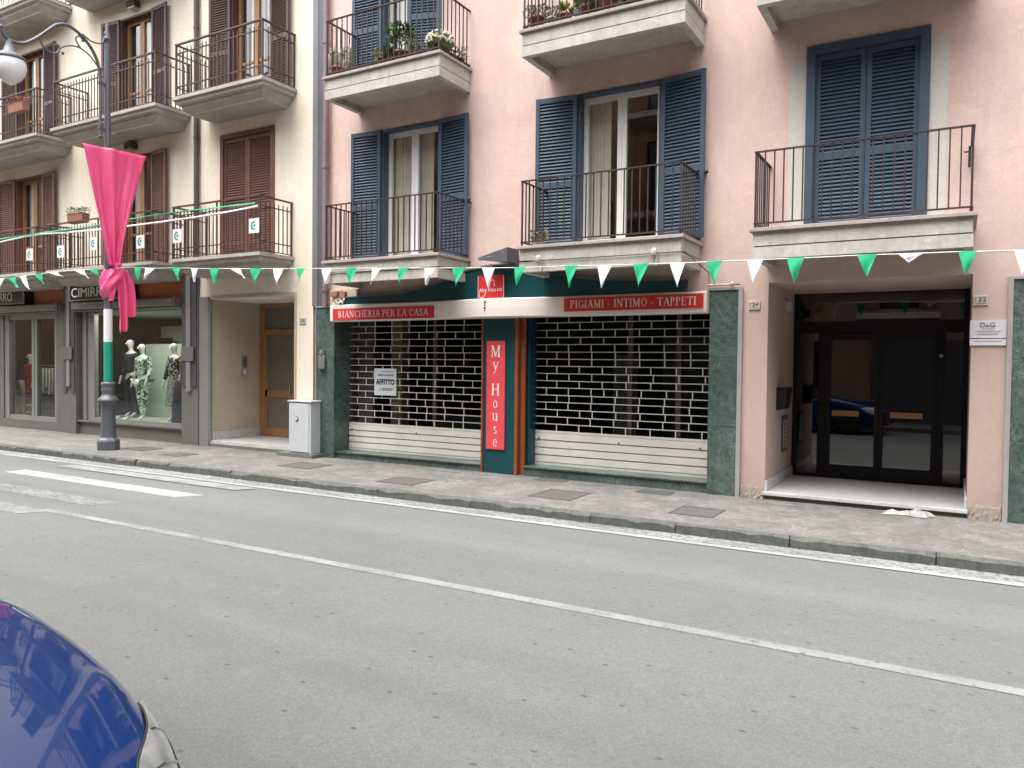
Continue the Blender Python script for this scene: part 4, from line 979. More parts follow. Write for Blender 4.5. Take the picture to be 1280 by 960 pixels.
def mannequin(x, y, z, H, label, kind, lean=0.0, seed=0):
    k = H/1.80
    t = thing('mannequin', label, 'mannequin', (x, y, z), 'mannequins in the shop windows')
    def P(a, b, c): return (x+a*k, y+b*k, z+c*k)
    # figure faces -Y
    J = [(P(0,0,.98), (.125*k,.10*k)), (P(0,0,1.15), (.105*k,.085*k)), (P(0,.0,1.34), (.14*k,.10*k)), (P(0,.01,1.45), (.10*k,.07*k)), (P(0,.0,1.52), .045*k), (P(0,-.01,1.58), .05*k), (P(0,-.02,1.68), (.078*k,.09*k)), (P(0,-.015,1.77), (.06*k,.07*k)),
         (P(-.10,0,.88), .085*k), (P(-.11+lean*.1,-.02,.52), .055*k), (P(-.10+lean*.2,.02,.12), .036*k), (P(-.10+lean*.2,-.10,.03), .03*k),
         (P(.10,0,.88), .085*k), (P(.11,-.02,.52), .055*k), (P(.10-lean*.25,.02,.12), .036*k), (P(.12-lean*.25,-.10,.03), .03*k),
         (P(-.18,.01,1.42), .055*k), (P(-.25,.02,1.17), .042*k), (P(-.28,-.06,.94), .03*k), (P(-.28,-.09,.84), (.018*k,.03*k)),
         (P(.18,.01,1.42), .055*k), (P(.25,.03,1.17), .042*k), (P(.26,-.08,.95), .03*k), (P(.26,-.12,.86), (.018*k,.03*k))]
    E = [(0,1),(1,2),(2,3),(3,4),(4,5),(5,6),(6,7),(0,8),(8,9),(9,10),(10,11),(0,12),(12,13),(13,14),(14,15),(3,16),(16,17),(17,18),(18,19),(3,20),(20,21),(21,22),(22,23)]
    # fingers
    for hnd in (19, 23):
        for f_ in range(4):
            b_ = J[hnd][0]; J.append(((b_[0]+(f_-1.5)*.004*k, b_[1]-(f_-1.5)*.016*k-.01, b_[2]-.075*k), .0075*k)); E.append((hnd, len(J)-1))
    skin('body', J, E, 'mannequin', t)
    fc = MB(); fc.prism([(y-.115*k, z+1.655*k), (y-.135*k, z+1.662*k), (y-.105*k, z+1.71*k), (y-.09*k, z+1.70*k)], 'x', x-.012*k, x+.012*k); fc.build('nose', 'mannequin', t)
    def cl(name, idx, edges, mat, grow=1.18, extra=()):
        jj = []
        for i in idx:
            p, r = J[i]; r = r if isinstance(r, tuple) else (r, r); jj.append((p, (r[0]*grow+.006, r[1]*grow+.006)))
        return skin(name, jj+list(extra), edges, mat, t)
    torso = [0, 1, 2, 3, 16, 17, 18, 20, 21, 22]
    TE = [(0,1),(1,2),(2,3),(3,4),(4,5),(5,6),(3,7),(7,8),(8,9)]
    legs = [0, 8, 9, 10, 12, 13, 14]; LE = [(0,1),(1,2),(2,3),(0,4),(4,5),(5,6)]
    if kind == 'suit':
        cl('jacket', torso, TE, 'suit', 1.28); cl('trousers', legs, LE, 'suit', 1.3)
    elif kind == 'print':
        cl('blouse', torso, TE, 'print1', 1.25); cl('trousers', legs, LE, 'print1', 1.35)
    elif kind == 'skirt':
        cl('blouse', torso, TE, 'print2', 1.35)
        sk = MB(); prof = [(.13, 1.08), (.155, .95), (.19, .75), (.215, .5), (.235, .36)]
        rows = []
        for r, zz in prof[::-1]:
            rows.append([(x+(r*(1+.06*math.sin(a*9)))*k*math.cos(a), y+(r*.75*(1+.08*math.sin(a*9)))*k*math.sin(a), z+zz*k) for a in [2*math.pi*i/40 for i in range(40)]])
        sk.grid(rows, True, True).build('skirt', 'print3', t)
    elif kind == 'red':
        cl('coat', torso, TE, 'redcloth', 1.6)
        sk = MB(); rows = []
        for r, zz in ((.26, .55), (.22, .8), (.18, 1.05)): rows.append([(x+r*k*math.cos(a), y+r*.7*k*math.sin(a), z+zz*k) for a in [2*math.pi*i/32 for i in range(32)]])
        sk.grid(rows, True, True).build('coat_skirt', 'redcloth', t)
    return t
mannequin(-16.18, .62, .33, 1.80, 'mannequin in a green and white leaf print suit in the shop window', 'print', .5)
mannequin(-17.15, .98, .33, 1.92, 'mannequin in a dark suit standing behind the leaf print one', 'suit')
mannequin(-15.22, .75, .33, 1.82, 'mannequin in swirl print blouse and speckled skirt at right of the shop window', 'skirt')
mannequin(-22.5, 1.5, .15, 1.75, 'mannequin in a red coat behind the glass shop door', 'red')
bd = thing('dress_stand', 'dark skirt on a stand at the right edge of the shop window', 'clothes', (-14.45, .55, .33))
sk = MB(); rows = []
for r, zz in ((.23, .36), (.21, .6), (.19, .9), (.15, 1.25), (.10, 1.30)): rows.append([(-14.62+r*math.cos(a)*(1+.05*math.sin(a*8)), .45+r*.7*math.sin(a), zz) for a in [2*math.pi*i/32 for i in range(32)]])
sk.grid(rows, True, True).build('skirt', 'blacksk', bd); MB().lathe([(.12, 0), (.12, .02), (.012, .03), (.012, 1.5)], (-14.62, .45, .31), 16).build('stand', 'alutrim', bd)
for i, xx in enumerate((-16.98, -16.62)):
    s_ = MB(); rows = []
    for u in range(9):
        q_ = u/8; wz = .035*math.sin(math.pi*min(1, q_*1.1))+.012; hh = .03+.07*q_**2
        rows.append([(xx+wz*math.cos(a), .30+.26*q_, .335+max(0, hh*.5+hh*.5*math.sin(a))) for a in [2*math.pi*j/10 for j in range(10)]])
    s_.grid(rows, True, True); tag(s_.build('shoe', 'white'), ('left' if i == 0 else 'right')+'most pale shoe on the floor of the mannequin window', 'shoe')
ch = thing('armchair', 'beige round backed chair behind the shop door glass', 'chair', (-21.6, .75, .1))
rows = []
for j in range(9):
    zz = .12+j*.13; r = .26*math.sqrt(max(.05, 1-(max(0, zz-.75)/.46)**2)); rows.append([(-21.6+r*math.cos(a), .75+.10*math.sin(a)-.06*math.cos(a)**2, zz) for a in [2*math.pi*i/24 for i in range(24)]])
MB().grid(rows, True, True).build('backrest', 'beigeglass', ch); MB().box(-21.8, -21.4, .80, 1.15, .42, .5).build('seat', 'beigeglass', ch, bevel=.02)
rk = thing('clothes_rack', 'metal rail of pale hanging clothes seen through the right door leaf', 'clothes rack', (-21.3, 1.5, .15))
MB().tube([(-21.95, 1.5, .16), (-21.95, 1.5, 1.55), (-20.7, 1.5, 1.55), (-20.7, 1.5, .16)], .015, 8).build('rail', 'alutrim', rk)
for i in range(7):
    xx = -21.82+.15*i; m = MB(); rows = []
    for zz, hw in ((1.48, .03), (1.42, .14), (1.2, .13), (.75+.1*(i % 3), .15)): rows.append([(xx+.03*math.sin(a*3), 1.5+hw*math.cos(a), zz) for a in [math.pi*j/8 for j in range(9)]])
    m.grid(rows).build('garment', ('white', 'shopwall', 'paper')[i % 3], rk)

# ------------------------------------------------------------------ utility cabinet
uc = thing('utility_cabinet', 'light grey plastic utility cabinet on a dark stone base by the corner', 'utility cabinet', (-10.3, -.15, 0))
MB().box(-10.86, -9.97, -.31, -.031, -.01, .07).build('stone_base', 'stonebase', uc, bevel=.01)
MB().box(-10.58, -10.03, -.28, -.032, .071, 1.0).build('body', 'cabinet', uc, bevel=.012)
MB().box(-10.60, -10.01, -.30, -.032, 1.001, 1.03).build('lid', 'cabinet', uc, bevel=.008)
MB().box(-10.55, -10.07, -.293, -.281, .10, .97).build('door', 'cabinet', uc, bevel=.004)
mb = MB(); mb.lathe([(.04, 0), (.04, .012)], (0, 0, 0), 16); 
for i, v in enumerate(mb.v): mb.v[i] = (-10.36+v[0], -.294-v[2], .70+v[1])
mb.build('lock', 'greyink', uc)
mb = MB(); mb.lathe([(.022, 0), (.022, .012)], (0, 0, 0), 12)
for i, v in enumerate(mb.v): mb.v[i] = (-10.36+v[0], -.3065-v[2], .70+v[1])
mb.build('key_plate', 'white', uc)

# ------------------------------------------------------------------ street lamp
LX, LY = -14.13, -1.50
lp = thing('street_lamp', 'tall grey cast iron street lamp with scrolled arm and white globe', 'street lamp', (LX, LY, 0))
MB().lathe([(.205, 0), (.205, .17), (.19, .20), (.15, .24)], (LX, LY, 0), 8, False).build('base', 'lamppost', lp, bevel=.008)
MB().lathe([(.145, .24), (.135, .30), (.13, .36), (.125, .80), (.13, .86), (.145, .88), (.145, .90), (.185, .93), (.185, .97), (.15, 1.0), (.115, 1.05), (.10, 1.08), (.12, 1.14), (.12, 1.17), (.10, 1.2), (.125, 1.25), (.125, 1.29), (.08, 1.31)], (LX, LY, 0), 24, True, .05).build('pedestal', 'lamppost', lp)
sh = MB().lathe([(.072, 1.30), (.068, 2.8), (.06, 5.0), (.052, 7.7), (.052, 7.78), (.07, 7.79), (.07, 7.83), (.045, 7.86), (.06, 7.92), (.03, 7.98), (.035, 8.03), (.02, 8.08), (.005, 8.14)], (LX, LY, 0), 16).build('pole', 'lamppost', lp)
MB().lathe([(.078, 1.32), (.076, 2.07)], (LX, LY, 0), 20).build('green_wrap', 'green', sh); MB().lathe([(.0765, 2.072), (.075, 2.70)], (LX, LY, 0), 20).build('white_wrap', 'white', sh)
def yz(pts): return [(LX, y, z) for y, z in pts]
def smooth(pts, n=6):
    out = []; P = [pts[0]]+list(pts)+[pts[-1]]
    for i in range(1, len(P)-2):
        for k in range(n):
            t = k/n; a = [P[i-1], P[i], P[i+1], P[i+2]]
            out.append(tuple(.5*((2*a[1][j])+(-a[0][j]+a[2][j])*t+(2*a[0][j]-5*a[1][j]+4*a[2][j]-a[3][j])*t*t+(-a[0][j]+3*a[1][j]-3*a[2][j]+a[3][j])*t**3) for j in range(len(pts[0]))))
    out.append(tuple(pts[-1])); return out
ar = MB(); ar.tube(yz(smooth([(-1.64, 5.98), (-1.64, 6.9), (-1.65, 7.1), (-1.70, 7.35), (-1.85, 7.58), (-2.05, 7.73), (-2.27, 7.79), (-2.45, 7.72), (-2.62, 7.55), (-2.78, 7.38), (-3.00, 7.20), (-3.20, 7.16), (-3.33, 7.22), (-3.38, 7.32)])), .028, 10)
ar.ball((LX, -1.64, 5.95), .035, 6); ar.ball((LX, -3.38, 7.34), .04, 6)
for z in (6.1, 6.95): ar.box(LX-.03, LX+.03, -1.68, -1.44, z-.02, z+.02)
arm = ar.build('arm', 'lamppost', lp)
sc_ = MB()
for pts, r in (([(-2.75, 7.40), (-2.70, 7.28), (-2.60, 7.21), (-2.50, 7.20), (-2.42, 7.26), (-2.40, 7.34), (-2.46, 7.38)], .016), ([(-2.40, 7.32), (-2.30, 7.40), (-2.15, 7.46), (-2.0, 7.46), (-1.83, 7.38), (-1.67, 7.22)], .014),
               ([(-2.0, 7.46), (-2.07, 7.53), (-2.10, 7.62), (-2.03, 7.68), (-1.97, 7.62)], .014), ([(-1.98, 7.74), (-1.83, 7.67), (-1.66, 7.68), (-1.57, 7.76), (-1.54, 7.90)], .014)):
    sc_.tube(yz(smooth(pts, 5)), r, 7)
for y_, z_ in ((-2.34, 7.26), (-1.97, 7.62), (-1.54, 7.9)): sc_.ball((LX, y_, z_), .028, 6)
sc_.build('scrollwork', 'lamppost', lp)
GY, GZ = -3.24, 6.70
gc = MB(); gc.lathe([(.255, GZ+.13-6.7+6.7-GZ), (.26, .16), (.20, .20), (.10, .27), (.06, .40), (.045, .47)], (LX, GY, GZ), 24).build('globe_cap', 'lamppost', lp)
MB().lathe([(.01, -.30), (.04, -.28), (.10, -.245), (.17, -.19), (.225, -.10), (.25, 0), (.245, .08), (.235, .125)], (LX, GY, GZ), 28).build('globe', 'lampglass', lp)
MB().tube([(LX, GY, GZ-.29), (LX, GY, GZ-.40)], .012, 6).build('globe_finial', 'lamppost', lp)

# ------------------------------------------------------------------ pink flag on the pole
fg = thing('flag', 'bright pink satin flag gathered and knotted round the street lamp pole', 'flag', (LX, LY, 3.2))
MB().tube([(LX+.09, -2.05, 5.70), (LX+.09, -.75, 5.76)], .014, 8).build('rod', 'pinkred', fg)
nv, nu = 40, 36; rows = []
for j in range(nv+1):
    v = j/nv; z = 5.71-v*2.2
    yl = -2.03+(.46)*v**1.0; yr = -.77-(.60)*v**.95
    row = []
    for i in range(nu+1):
        u = i/nu; y_ = yl+(yr-yl)*u
        fold = (.02+.065*v)*math.sin(u*math.pi*5+.6*math.sin(3*v))+(.015+.02*v)*math.sin(u*math.pi*13+2*v)+.04*v*math.sin(u*math.pi*2.2)
        pt = .09*math.exp(-((u-.42)/.08)**2)*(1-v)*.9
        row.append((LX+.10+pt+fold*(0.25+.75*v)*min(1, .25+v*3)*.8, y_, z+(.055*u)*(1-v)))
    rows.append(row)
f_ = MB(); f_.grid(rows)
fo = f_.build('cloth', 'pink_satin', fg); m = fo.modifiers.new('thickness', 'SOLIDIFY'); m.thickness = .004
# knot wrapped round the pole
kn = MB(); rows = []
for j in range(23):
    v = j/22; z = 3.56-v*.66; ry = .13+.11*math.sin(math.pi*min(1, v*1.15))**.8-.06*v; cy = -1.44+.02*math.sin(v*6)-.02*v; rx = .10+.06*math.sin(math.pi*min(1, v*1.05))
    rows.append([(LX+.02+(rx+.022*math.sin(a*3+v*15))*math.cos(a), cy+(ry+.028*math.sin(a*4+v*11))*math.sin(a), z+.10*math.sin(a)+.03*math.sin(a*2+4*v)) for a in [2*math.pi*i/40 for i in range(40)]])
kn.grid(rows, True, True).build('knot', 'pink_satin', fg)
rows = []
for j in range(34):
    v = j/33; row = []
    for i in range(25):
        u = i/24; z0 = 3.46-.30*(1-u)*0; zb = 2.22+.62*u**1.5+.06*math.sin(u*14)
        z = 3.46+(zb-3.46)*v
        y_ = (-1.42+.06*v)*(1-u)+u*(-1.20+.22*math.sin(min(1, v*1.3)*math.pi*.5))
        row.append((LX+.13+(.03+.035*v)*math.sin(u*math.pi*5+2.2*v)+.012*math.sin(u*23+v*9), y_, z))
    rows.append(row)
tl = MB().grid(rows).build('tail', 'pink_satin', fg); m = tl.modifiers.new('thickness', 'SOLIDIFY'); m.thickness = .004

# ------------------------------------------------------------------ bunting
PEN = [(0.44, 2.91, 0.6, 2.9, 0.51, 2.65, 'w'), (-0.03, 2.92, 0.13, 2.9, 0.04, 2.66, 'g'), (-0.57, 2.93, -0.33, 2.92, -0.47, 2.83, 'w'), (-0.96, 2.94, -0.77, 2.93, -0.86, 2.69, 'g'), (-1.68, 2.95, -1.49, 2.94, -1.59, 2.67, 'g'), (-2.11, 2.95, -1.93, 2.94, -2.04, 2.68, 'w'), (-2.58, 2.96, -2.39, 2.95, -2.48, 2.67, 'g'), (-3.02, 2.97, -2.83, 2.96, -2.92, 2.67, 'w'), (-3.48, 2.98, -3.28, 2.97, -3.41, 2.69, 'g'), (-3.96, 3.0, -3.76, 2.98, -3.9, 2.7, 'w'), (-4.42, 3.0, -4.23, 2.99, -4.35, 2.72, 'g'), (-5.17, 3.03, -4.99, 3.02, -5.13, 2.78, 'g'), (-5.68, 3.05, -5.47, 3.04, -5.57, 2.77, 'w'), (-6.17, 3.08, -5.95, 3.06, -6.11, 2.81, 'g'), (-6.66, 3.1, -6.46, 3.09, -6.62, 2.85, 'w'), (-7.13, 3.12, -6.94, 3.11, -7.12, 2.88, 'g'), (-7.62, 3.15, -7.45, 3.14, -7.65, 2.9, 'w'), (-8.16, 3.17, -7.92, 3.16, -8.06, 2.89, 'g'), (-8.65, 3.2, -8.42, 3.19, -8.58, 2.92, 'w'), (-9.19, 3.22, -9.0, 3.21, -9.12, 3.01, 'g'), (-9.71, 3.25, -9.47, 3.24, -9.64, 2.96, 'w'), (-10.26, 3.28, -9.99, 3.26, -10.14, 3.01, 'g'), (-10.75, 3.3, -10.49, 3.29, -10.37, 3.12, 'w'), (-11.28, 3.33, -11.03, 3.32, -11.13, 3.06, 'g'), (-11.76, 3.36, -11.57, 3.35, -11.66, 3.11, 'w'), (-12.29, 3.4, -12.05, 3.38, -12.09, 3.16, 'g'), (-13.05, 3.44, -12.75, 3.42, -13.07, 3.22, 'w'), (-13.38, 3.45, -13.17, 3.44, -13.24, 3.18, 'g'), (-14.81, 3.52, -14.54, 3.51, -14.44, 3.32, 'g'), (-15.32, 3.52, -14.99, 3.51, -14.81, 3.32, 'w'), (-16.23, 3.52, -15.91, 3.5, -15.71, 3.4, 'w'), (-16.76, 3.5, -16.46, 3.48, -16.38, 3.26, 'g'), (-17.32, 3.49, -17.07, 3.48, -16.95, 3.19, 'w'), (-17.82, 3.48, -17.47, 3.46, -17.38, 3.24, 'g'), (-18.32, 3.47, -17.92, 3.45, -18.09, 3.27, 'w'), (.95, 2.88, 1.15, 2.87, 1.05, 2.62, 'g'), (1.5, 2.86, 1.7, 2.85, 1.6, 2.6, 'w')]
BY = -1.45
bn = thing('bunting', 'long string of green and white triangular pennants hung along both buildings', 'bunting', (-6, BY, 3))
kp = sorted([(p[0], p[1]) for p in PEN]+[(p[2], p[3]) for p in PEN])
# smooth the string heights
sm_ = []
for i, (x, z) in enumerate(kp):
    zs = [q[1] for q in kp[max(0, i-3):i+4]]; sm_.append((x, BY, sum(zs)/len(zs)))
MB().tube([(-26, BY, 3.75), (-20, BY, 3.52)]+sm_+[(2.5, BY, 2.84), (7, BY, 2.95)], .007, 5).build('string', 'string', bn)
def zstr(x):
    for p, q in zip(sm_, sm_[1:]):
        if p[0] <= x <= q[0]: return p[2]+(q[2]-p[2])*(x-p[0])/max(1e-6, q[0]-p[0])
    return sm_[-1][2]
for (x0, z0, x1, z1, tx, tz, c) in PEN:
    z0, z1 = zstr(x0)+.004, zstr(x1)+.004; n = 8; rows = []; ph = random.uniform(0, 6); am = random.uniform(.01, .03)
    for j in range(n+1):
        v = j/n; row = []
        for i in range(7):
            u = i/6; topx, topz = x0+(x1-x0)*u, z0+(z1-z0)*u
            row.append((topx+(tx-topx)*v, BY-.008+am*v*math.sin(u*3.5+v*4+ph)-.01*math.sin(v*3), topz+(tz-topz)*v*.985+.0005*i))
        rows.append(row)
    MB().grid(rows).build('green_pennant' if c == 'g' else 'white_pennant', 'pengreen' if c == 'g' else 'penwhite', bn)

# ribbons and emblem cards on the cream balconies
def ribbon(pts, hw, mat, label, y):
    rows = []
    for i, (x, z) in enumerate(smooth(pts, 8)): rows.append([(x, y-.004*math.sin(i*.7), z-hw), (x, y+.010*math.cos(i*.5), z+hw)])
    o = tag(MB().grid(rows).build('ribbon', mat), label, 'ribbon')
    m = o.modifiers.new('thickness', 'SOLIDIFY'); m.thickness = .002
ribbon([(-19.3, 4.43), (-17.79, 4.48), (-16.5, 4.44), (-15.41, 4.42), (-12.52, 4.41), (-10.75, 4.47)], .018, 'penwhite', 'long white ribbon stretched along the cream building railings', -.865)
ribbon([(-19.3, 4.49), (-17.96, 4.50), (-15.41, 4.51), (-14.47, 4.54), (-13.17, 4.55), (-10.79, 4.52)], .012, 'pengreen', 'thin green ribbon stretched along the cream building railings', -.885)
CL = ['leftmost on the cream railings', 'hung below the planter box', 'at the left edge of the pink flag', 'just right of the pink flag', 'beside the downpipe', 'before the closed brown shutters']
for (x, z), lb in zip([(-18.06, 4.07), (-16.88, 4.06), (-15.68, 4.15), (-14.11, 4.08), (-12.98, 4.11), (-10.87, 4.14)], CL):
    t = thing('emblem_card', 'white card with green crescent emblem, '+lb, 'card', (x, -.83, z), 'emblem cards on the cream balcony railings')
    y_ = -.835 if abs(x+17.9) > .2 else -.835
    if x == -18.06: x = -18.1
    MB().box(x-.13, x+.13, y_-.004, y_, z-.13, z+.13).build('card', 'white', t)
    e = MB()
    pts = []
    for i in range(19): a = R_(60+i*13.5); pts.append((x-.01+.075*math.cos(a), z+.08*math.sin(a)))
    for i in range(19): a = R_(60+(18-i)*13.5); pts.append((x+.015+.055*math.cos(a), z+.055*math.sin(a)))
    for i in range(18): e.add([(pts[i][0], y_-.006, pts[i][1]), (pts[i+1][0], y_-.006, pts[i+1][1]), (pts[36-i][0], y_-.006, pts[36-i][1]), (pts[37-i][0], y_-.006, pts[37-i][1])], ((0,1,2,3),))
    e.add([(x-.02, y_-.0065, z-.03), (x+.045, y_-.0065, z-.005), (x+.045, y_-.0065, z+.02), (x+.0, y_-.0065, z+.035)], ((0,1,2,3),)); e.build('emblem', 'green', t)

# ------------------------------------------------------------------ pots and plants
def pot(t, x, y, z, r, h, mat='pot'):
    MB().lathe([(r*.72, 0), (r*.95, h*.8), (r*1.05, h*.8), (r*1.05, h), (r*.92, h), (r*.9, h*.88)], (x, y, z), 16).build('pot', mat, t)
    MB().lathe([(r*.9, h*.86), (.001, h*.9)], (x, y, z), 16).build('soil', 'soil', t)
def spray(cx, cy, cz, n, R, H, lw, ll, up=.4):
    mb = MB()
    for i in range(n):
        a = random.uniform(0, 6.28); r = R*random.random()**.5; z = cz+H*random.random(); rr = r*math.sqrt(max(.1, 1-((z-cz)/H-.5)**2*2.2))
        p = Vector((cx+rr*math.cos(a), cy+rr*math.sin(a), z)); d = Vector((math.cos(a)*random.uniform(.3, 1), math.sin(a)*random.uniform(.3, 1), random.uniform(-.2, 1)*up+.2)).normalized()
        s_ = d.cross(Vector((random.uniform(-1, 1), random.uniform(-1, 1), random.uniform(-1, 1)))).normalized()*lw
        L = ll*random.uniform(.6, 1.2); mb.add([p-s_*.3, p+d*L*.5-s_, p+d*L, p+d*L*.5+s_], ((0,1,2,3),))
    return mb
def plant(x, y, z, kind, label, r=.09, h=.15, grp='potted plants on the balconies', pmat='pot'):
    h *= 1.25; r *= 1.08
    t = thing('potted_plant', label, 'plant', (x, y, z), grp); pot(t, x, y, z, r, h, pmat); zt = z+h*.9
    if kind == 'shrub':
        MB().tube([(x, y, zt), (x+.01, y, zt+.10), (x-.01, y, zt+.18)], .012, 6).build('stem', 'greypipe', t); spray(x, y, zt+.16, 420, .20, .24, .020, .08).build('foliage', 'leaf', t)
    elif kind == 'cactus':
        mb = MB()
        for i in range(16):
            a = random.uniform(0, 6.28); q = random.uniform(0, r*1.35); hh = random.uniform(.12, .40); lx, ly = x+q*math.cos(a), y+q*math.sin(a)
            mb.lathe([(.022, 0), (.034, hh*.4), (.034, hh*.8), (.018, hh*.97), (.002, hh)], (lx, ly, zt), 8, True, .15)
            mb.ball((lx+random.uniform(-.04, .04), ly+random.uniform(-.03, .03), zt+hh*random.uniform(.4, 1)), .028, 5)
        mb.build('stems', 'leafgrey', t)
    elif kind == 'ball':
        mb = MB(); mb.ball((x, y, zt+.13), .21, 9, .75); mb.build('foliage', 'leaf', t)
        fl_ = MB()
        for i in range(230):
            a = random.uniform(0, 6.28); b = math.acos(random.uniform(-.25, 1)); p = (x+.22*math.sin(b)*math.cos(a), y+.22*math.sin(b)*math.sin(a), zt+.13+.17*math.cos(b)); fl_.ball(p, random.uniform(.014, .024), 4)
        fl_.build('flowers', 'flower', t)
    elif kind == 'yellow':
        mb = MB()
        for i in range(16): a = random.uniform(0, 6.28); q = random.uniform(0, .10); mb.ball((x+q*math.cos(a), y+q*math.sin(a), zt+random.uniform(.0, .20)), random.uniform(.03, .05), 5)
        mb.build('cactus_pads', 'leafyellow', t)
    elif kind == 'low': spray(x, y, zt, 160, r*1.5, .15, .014, .07).build('foliage', 'leafgrey', t)
    elif kind == 'grass': spray(x, y, zt-.02, 260, r*1.4, .16, .012, .13, 1.2).build('foliage', 'leaf', t)
zf = 6.445
plant(-9.06, -.66, zf, 'cactus', 'tall grey cactus in a clay pot at the left corner of the upper left balcony', .11, .16)
plant(-8.80, -.70, zf, 'cactus', 'narrow grey cactus beside the corner cactus on the upper left balcony', .06, .10)
plant(-8.07, -.72, zf, 'low', 'small grey green succulent in an orange pot on the upper left balcony', .08, .12)
plant(-7.92, -.70, zf, 'grass', 'tufted green plant in a small pot beside the stemmed shrub', .07, .11)
plant(-7.70, -.71, zf, 'shrub', 'stemmed green rosette shrub in a clay pot on the upper left balcony', .10, .15)
plant(-7.44, -.72, zf, 'low', 'low succulent in a clay pot between the shrub and the flower ball', .07, .09)
plant(-7.0, -.64, zf, 'ball', 'round white flowering cushion in a dark bowl on the upper left balcony', .13, .07, pmat='black')
plant(-6.93, -.25, zf, 'low', 'small dark bowl plant at the right side of the upper left balcony', .09, .06, pmat='black')
plant(-5.28, -.70, zf, 'low', 'spiky plant in a clay pot at the left corner of the upper middle balcony', .11, .16)
plant(-5.02, -.72, zf, 'low', 'plant in a low grey pot left of the yellow green cactus', .08, .10, pmat='plaque')
plant(-4.83, -.71, zf, 'yellow', 'yellow green lumpy cactus in a pot on the upper middle balcony', .08, .12)
plant(-4.50, -.70, zf, 'grass', 'leafy plant in a clay pot right of the yellow green cactus', .10, .15)
plant(-4.20, -.70, zf, 'grass', 'bushy plant in the widest clay pot of the upper middle balcony', .14, .17)
plant(-3.88, -.71, zf, 'low', 'small plant in a dark pot right of the widest clay pot', .08, .12, pmat='black')
plant(-5.24, -.62, 3.415, 'low', 'small pale grey plant on the floor of the lower middle balcony', .07, .07, pmat='plaque')
def planter(x, y, z, kind, label, w_=.42):
    t = thing('planter_box', label, 'planter', (x, y, z), 'planter boxes on the cream railings')
    mb = MB(); mb.prism([(y-.09, z+.17), (y-.10, z+.19), (y+.10, z+.19), (y+.09, z+.17), (y+.07, z), (y-.07, z)], 'x', x-w_/2, x+w_/2); mb.build('box', 'pot', t)
    MB().box(x-w_/2+.02, x+w_/2-.02, y-.08, y+.08, z+.191, z+.198).build('soil', 'soil', t)
    mb = MB()
    for k in range(5): 
        q = spray(x-w_/2+.05+k*(w_-.1)/4, y, z+.19, 45, .09, .12, .010, .08, .9); mb.add(q.v, q.f)
    mb.build('foliage', kind, t)
    MB().tube([(x-w_*.3, y+.07, z+.02), (x-w_*.3, y+.09, z-.1)], .008, 5).tube([(x+w_*.3, y+.07, z+.02), (x+w_*.3, y+.09, z-.1)], .008, 5).build('hanger', 'iron', t)
planter(-16.45, -.70, 4.66, 'leafgrey', 'terracotta planter box standing on the first floor cream railing left of the flag', .55)
planter(-18.35, -.92, 7.25, 'flowerpink', 'planter box of faded pink flowers hanging on the upper left railing', .6)
planter(-20.1, -.90, 7.3, 'leaf', 'planter box at the far left of the upper railing behind the lamp globe', .5)
# small brown awning boxes above cream windows
for x, z, lb in ((-15.45, 9.27, 'small brown lamp box above the upper middle window of the cream building'), (-15.55, 6.27, 'small brown lamp box above the first floor window behind the flag')):
    t = thing('wall_lamp', lb, 'lamp', (x, 0, z)); MB().box(x-.14, x+.14, -.16, -.002, z, z+.13).build('housing', 'brownrail', t, bevel=.02); MB().box(x-.10, x+.10, -.14, -.03, z-.03, z-.001).build('lens', 'alutrim', t)
# bracket on the right balcony rail
t = thing('rail_bracket', 'small dark bracket at the right end of the right balcony rail', 'bracket', (.06, -.1, 4.2))
MB().tube([(.055, -.06, 4.06), (.055, -.06, 4.30)], .016, 6).tube([(.055, -.06, 4.24), (.0, -.08, 4.235)], .009, 6).build('arm', 'iron', t)

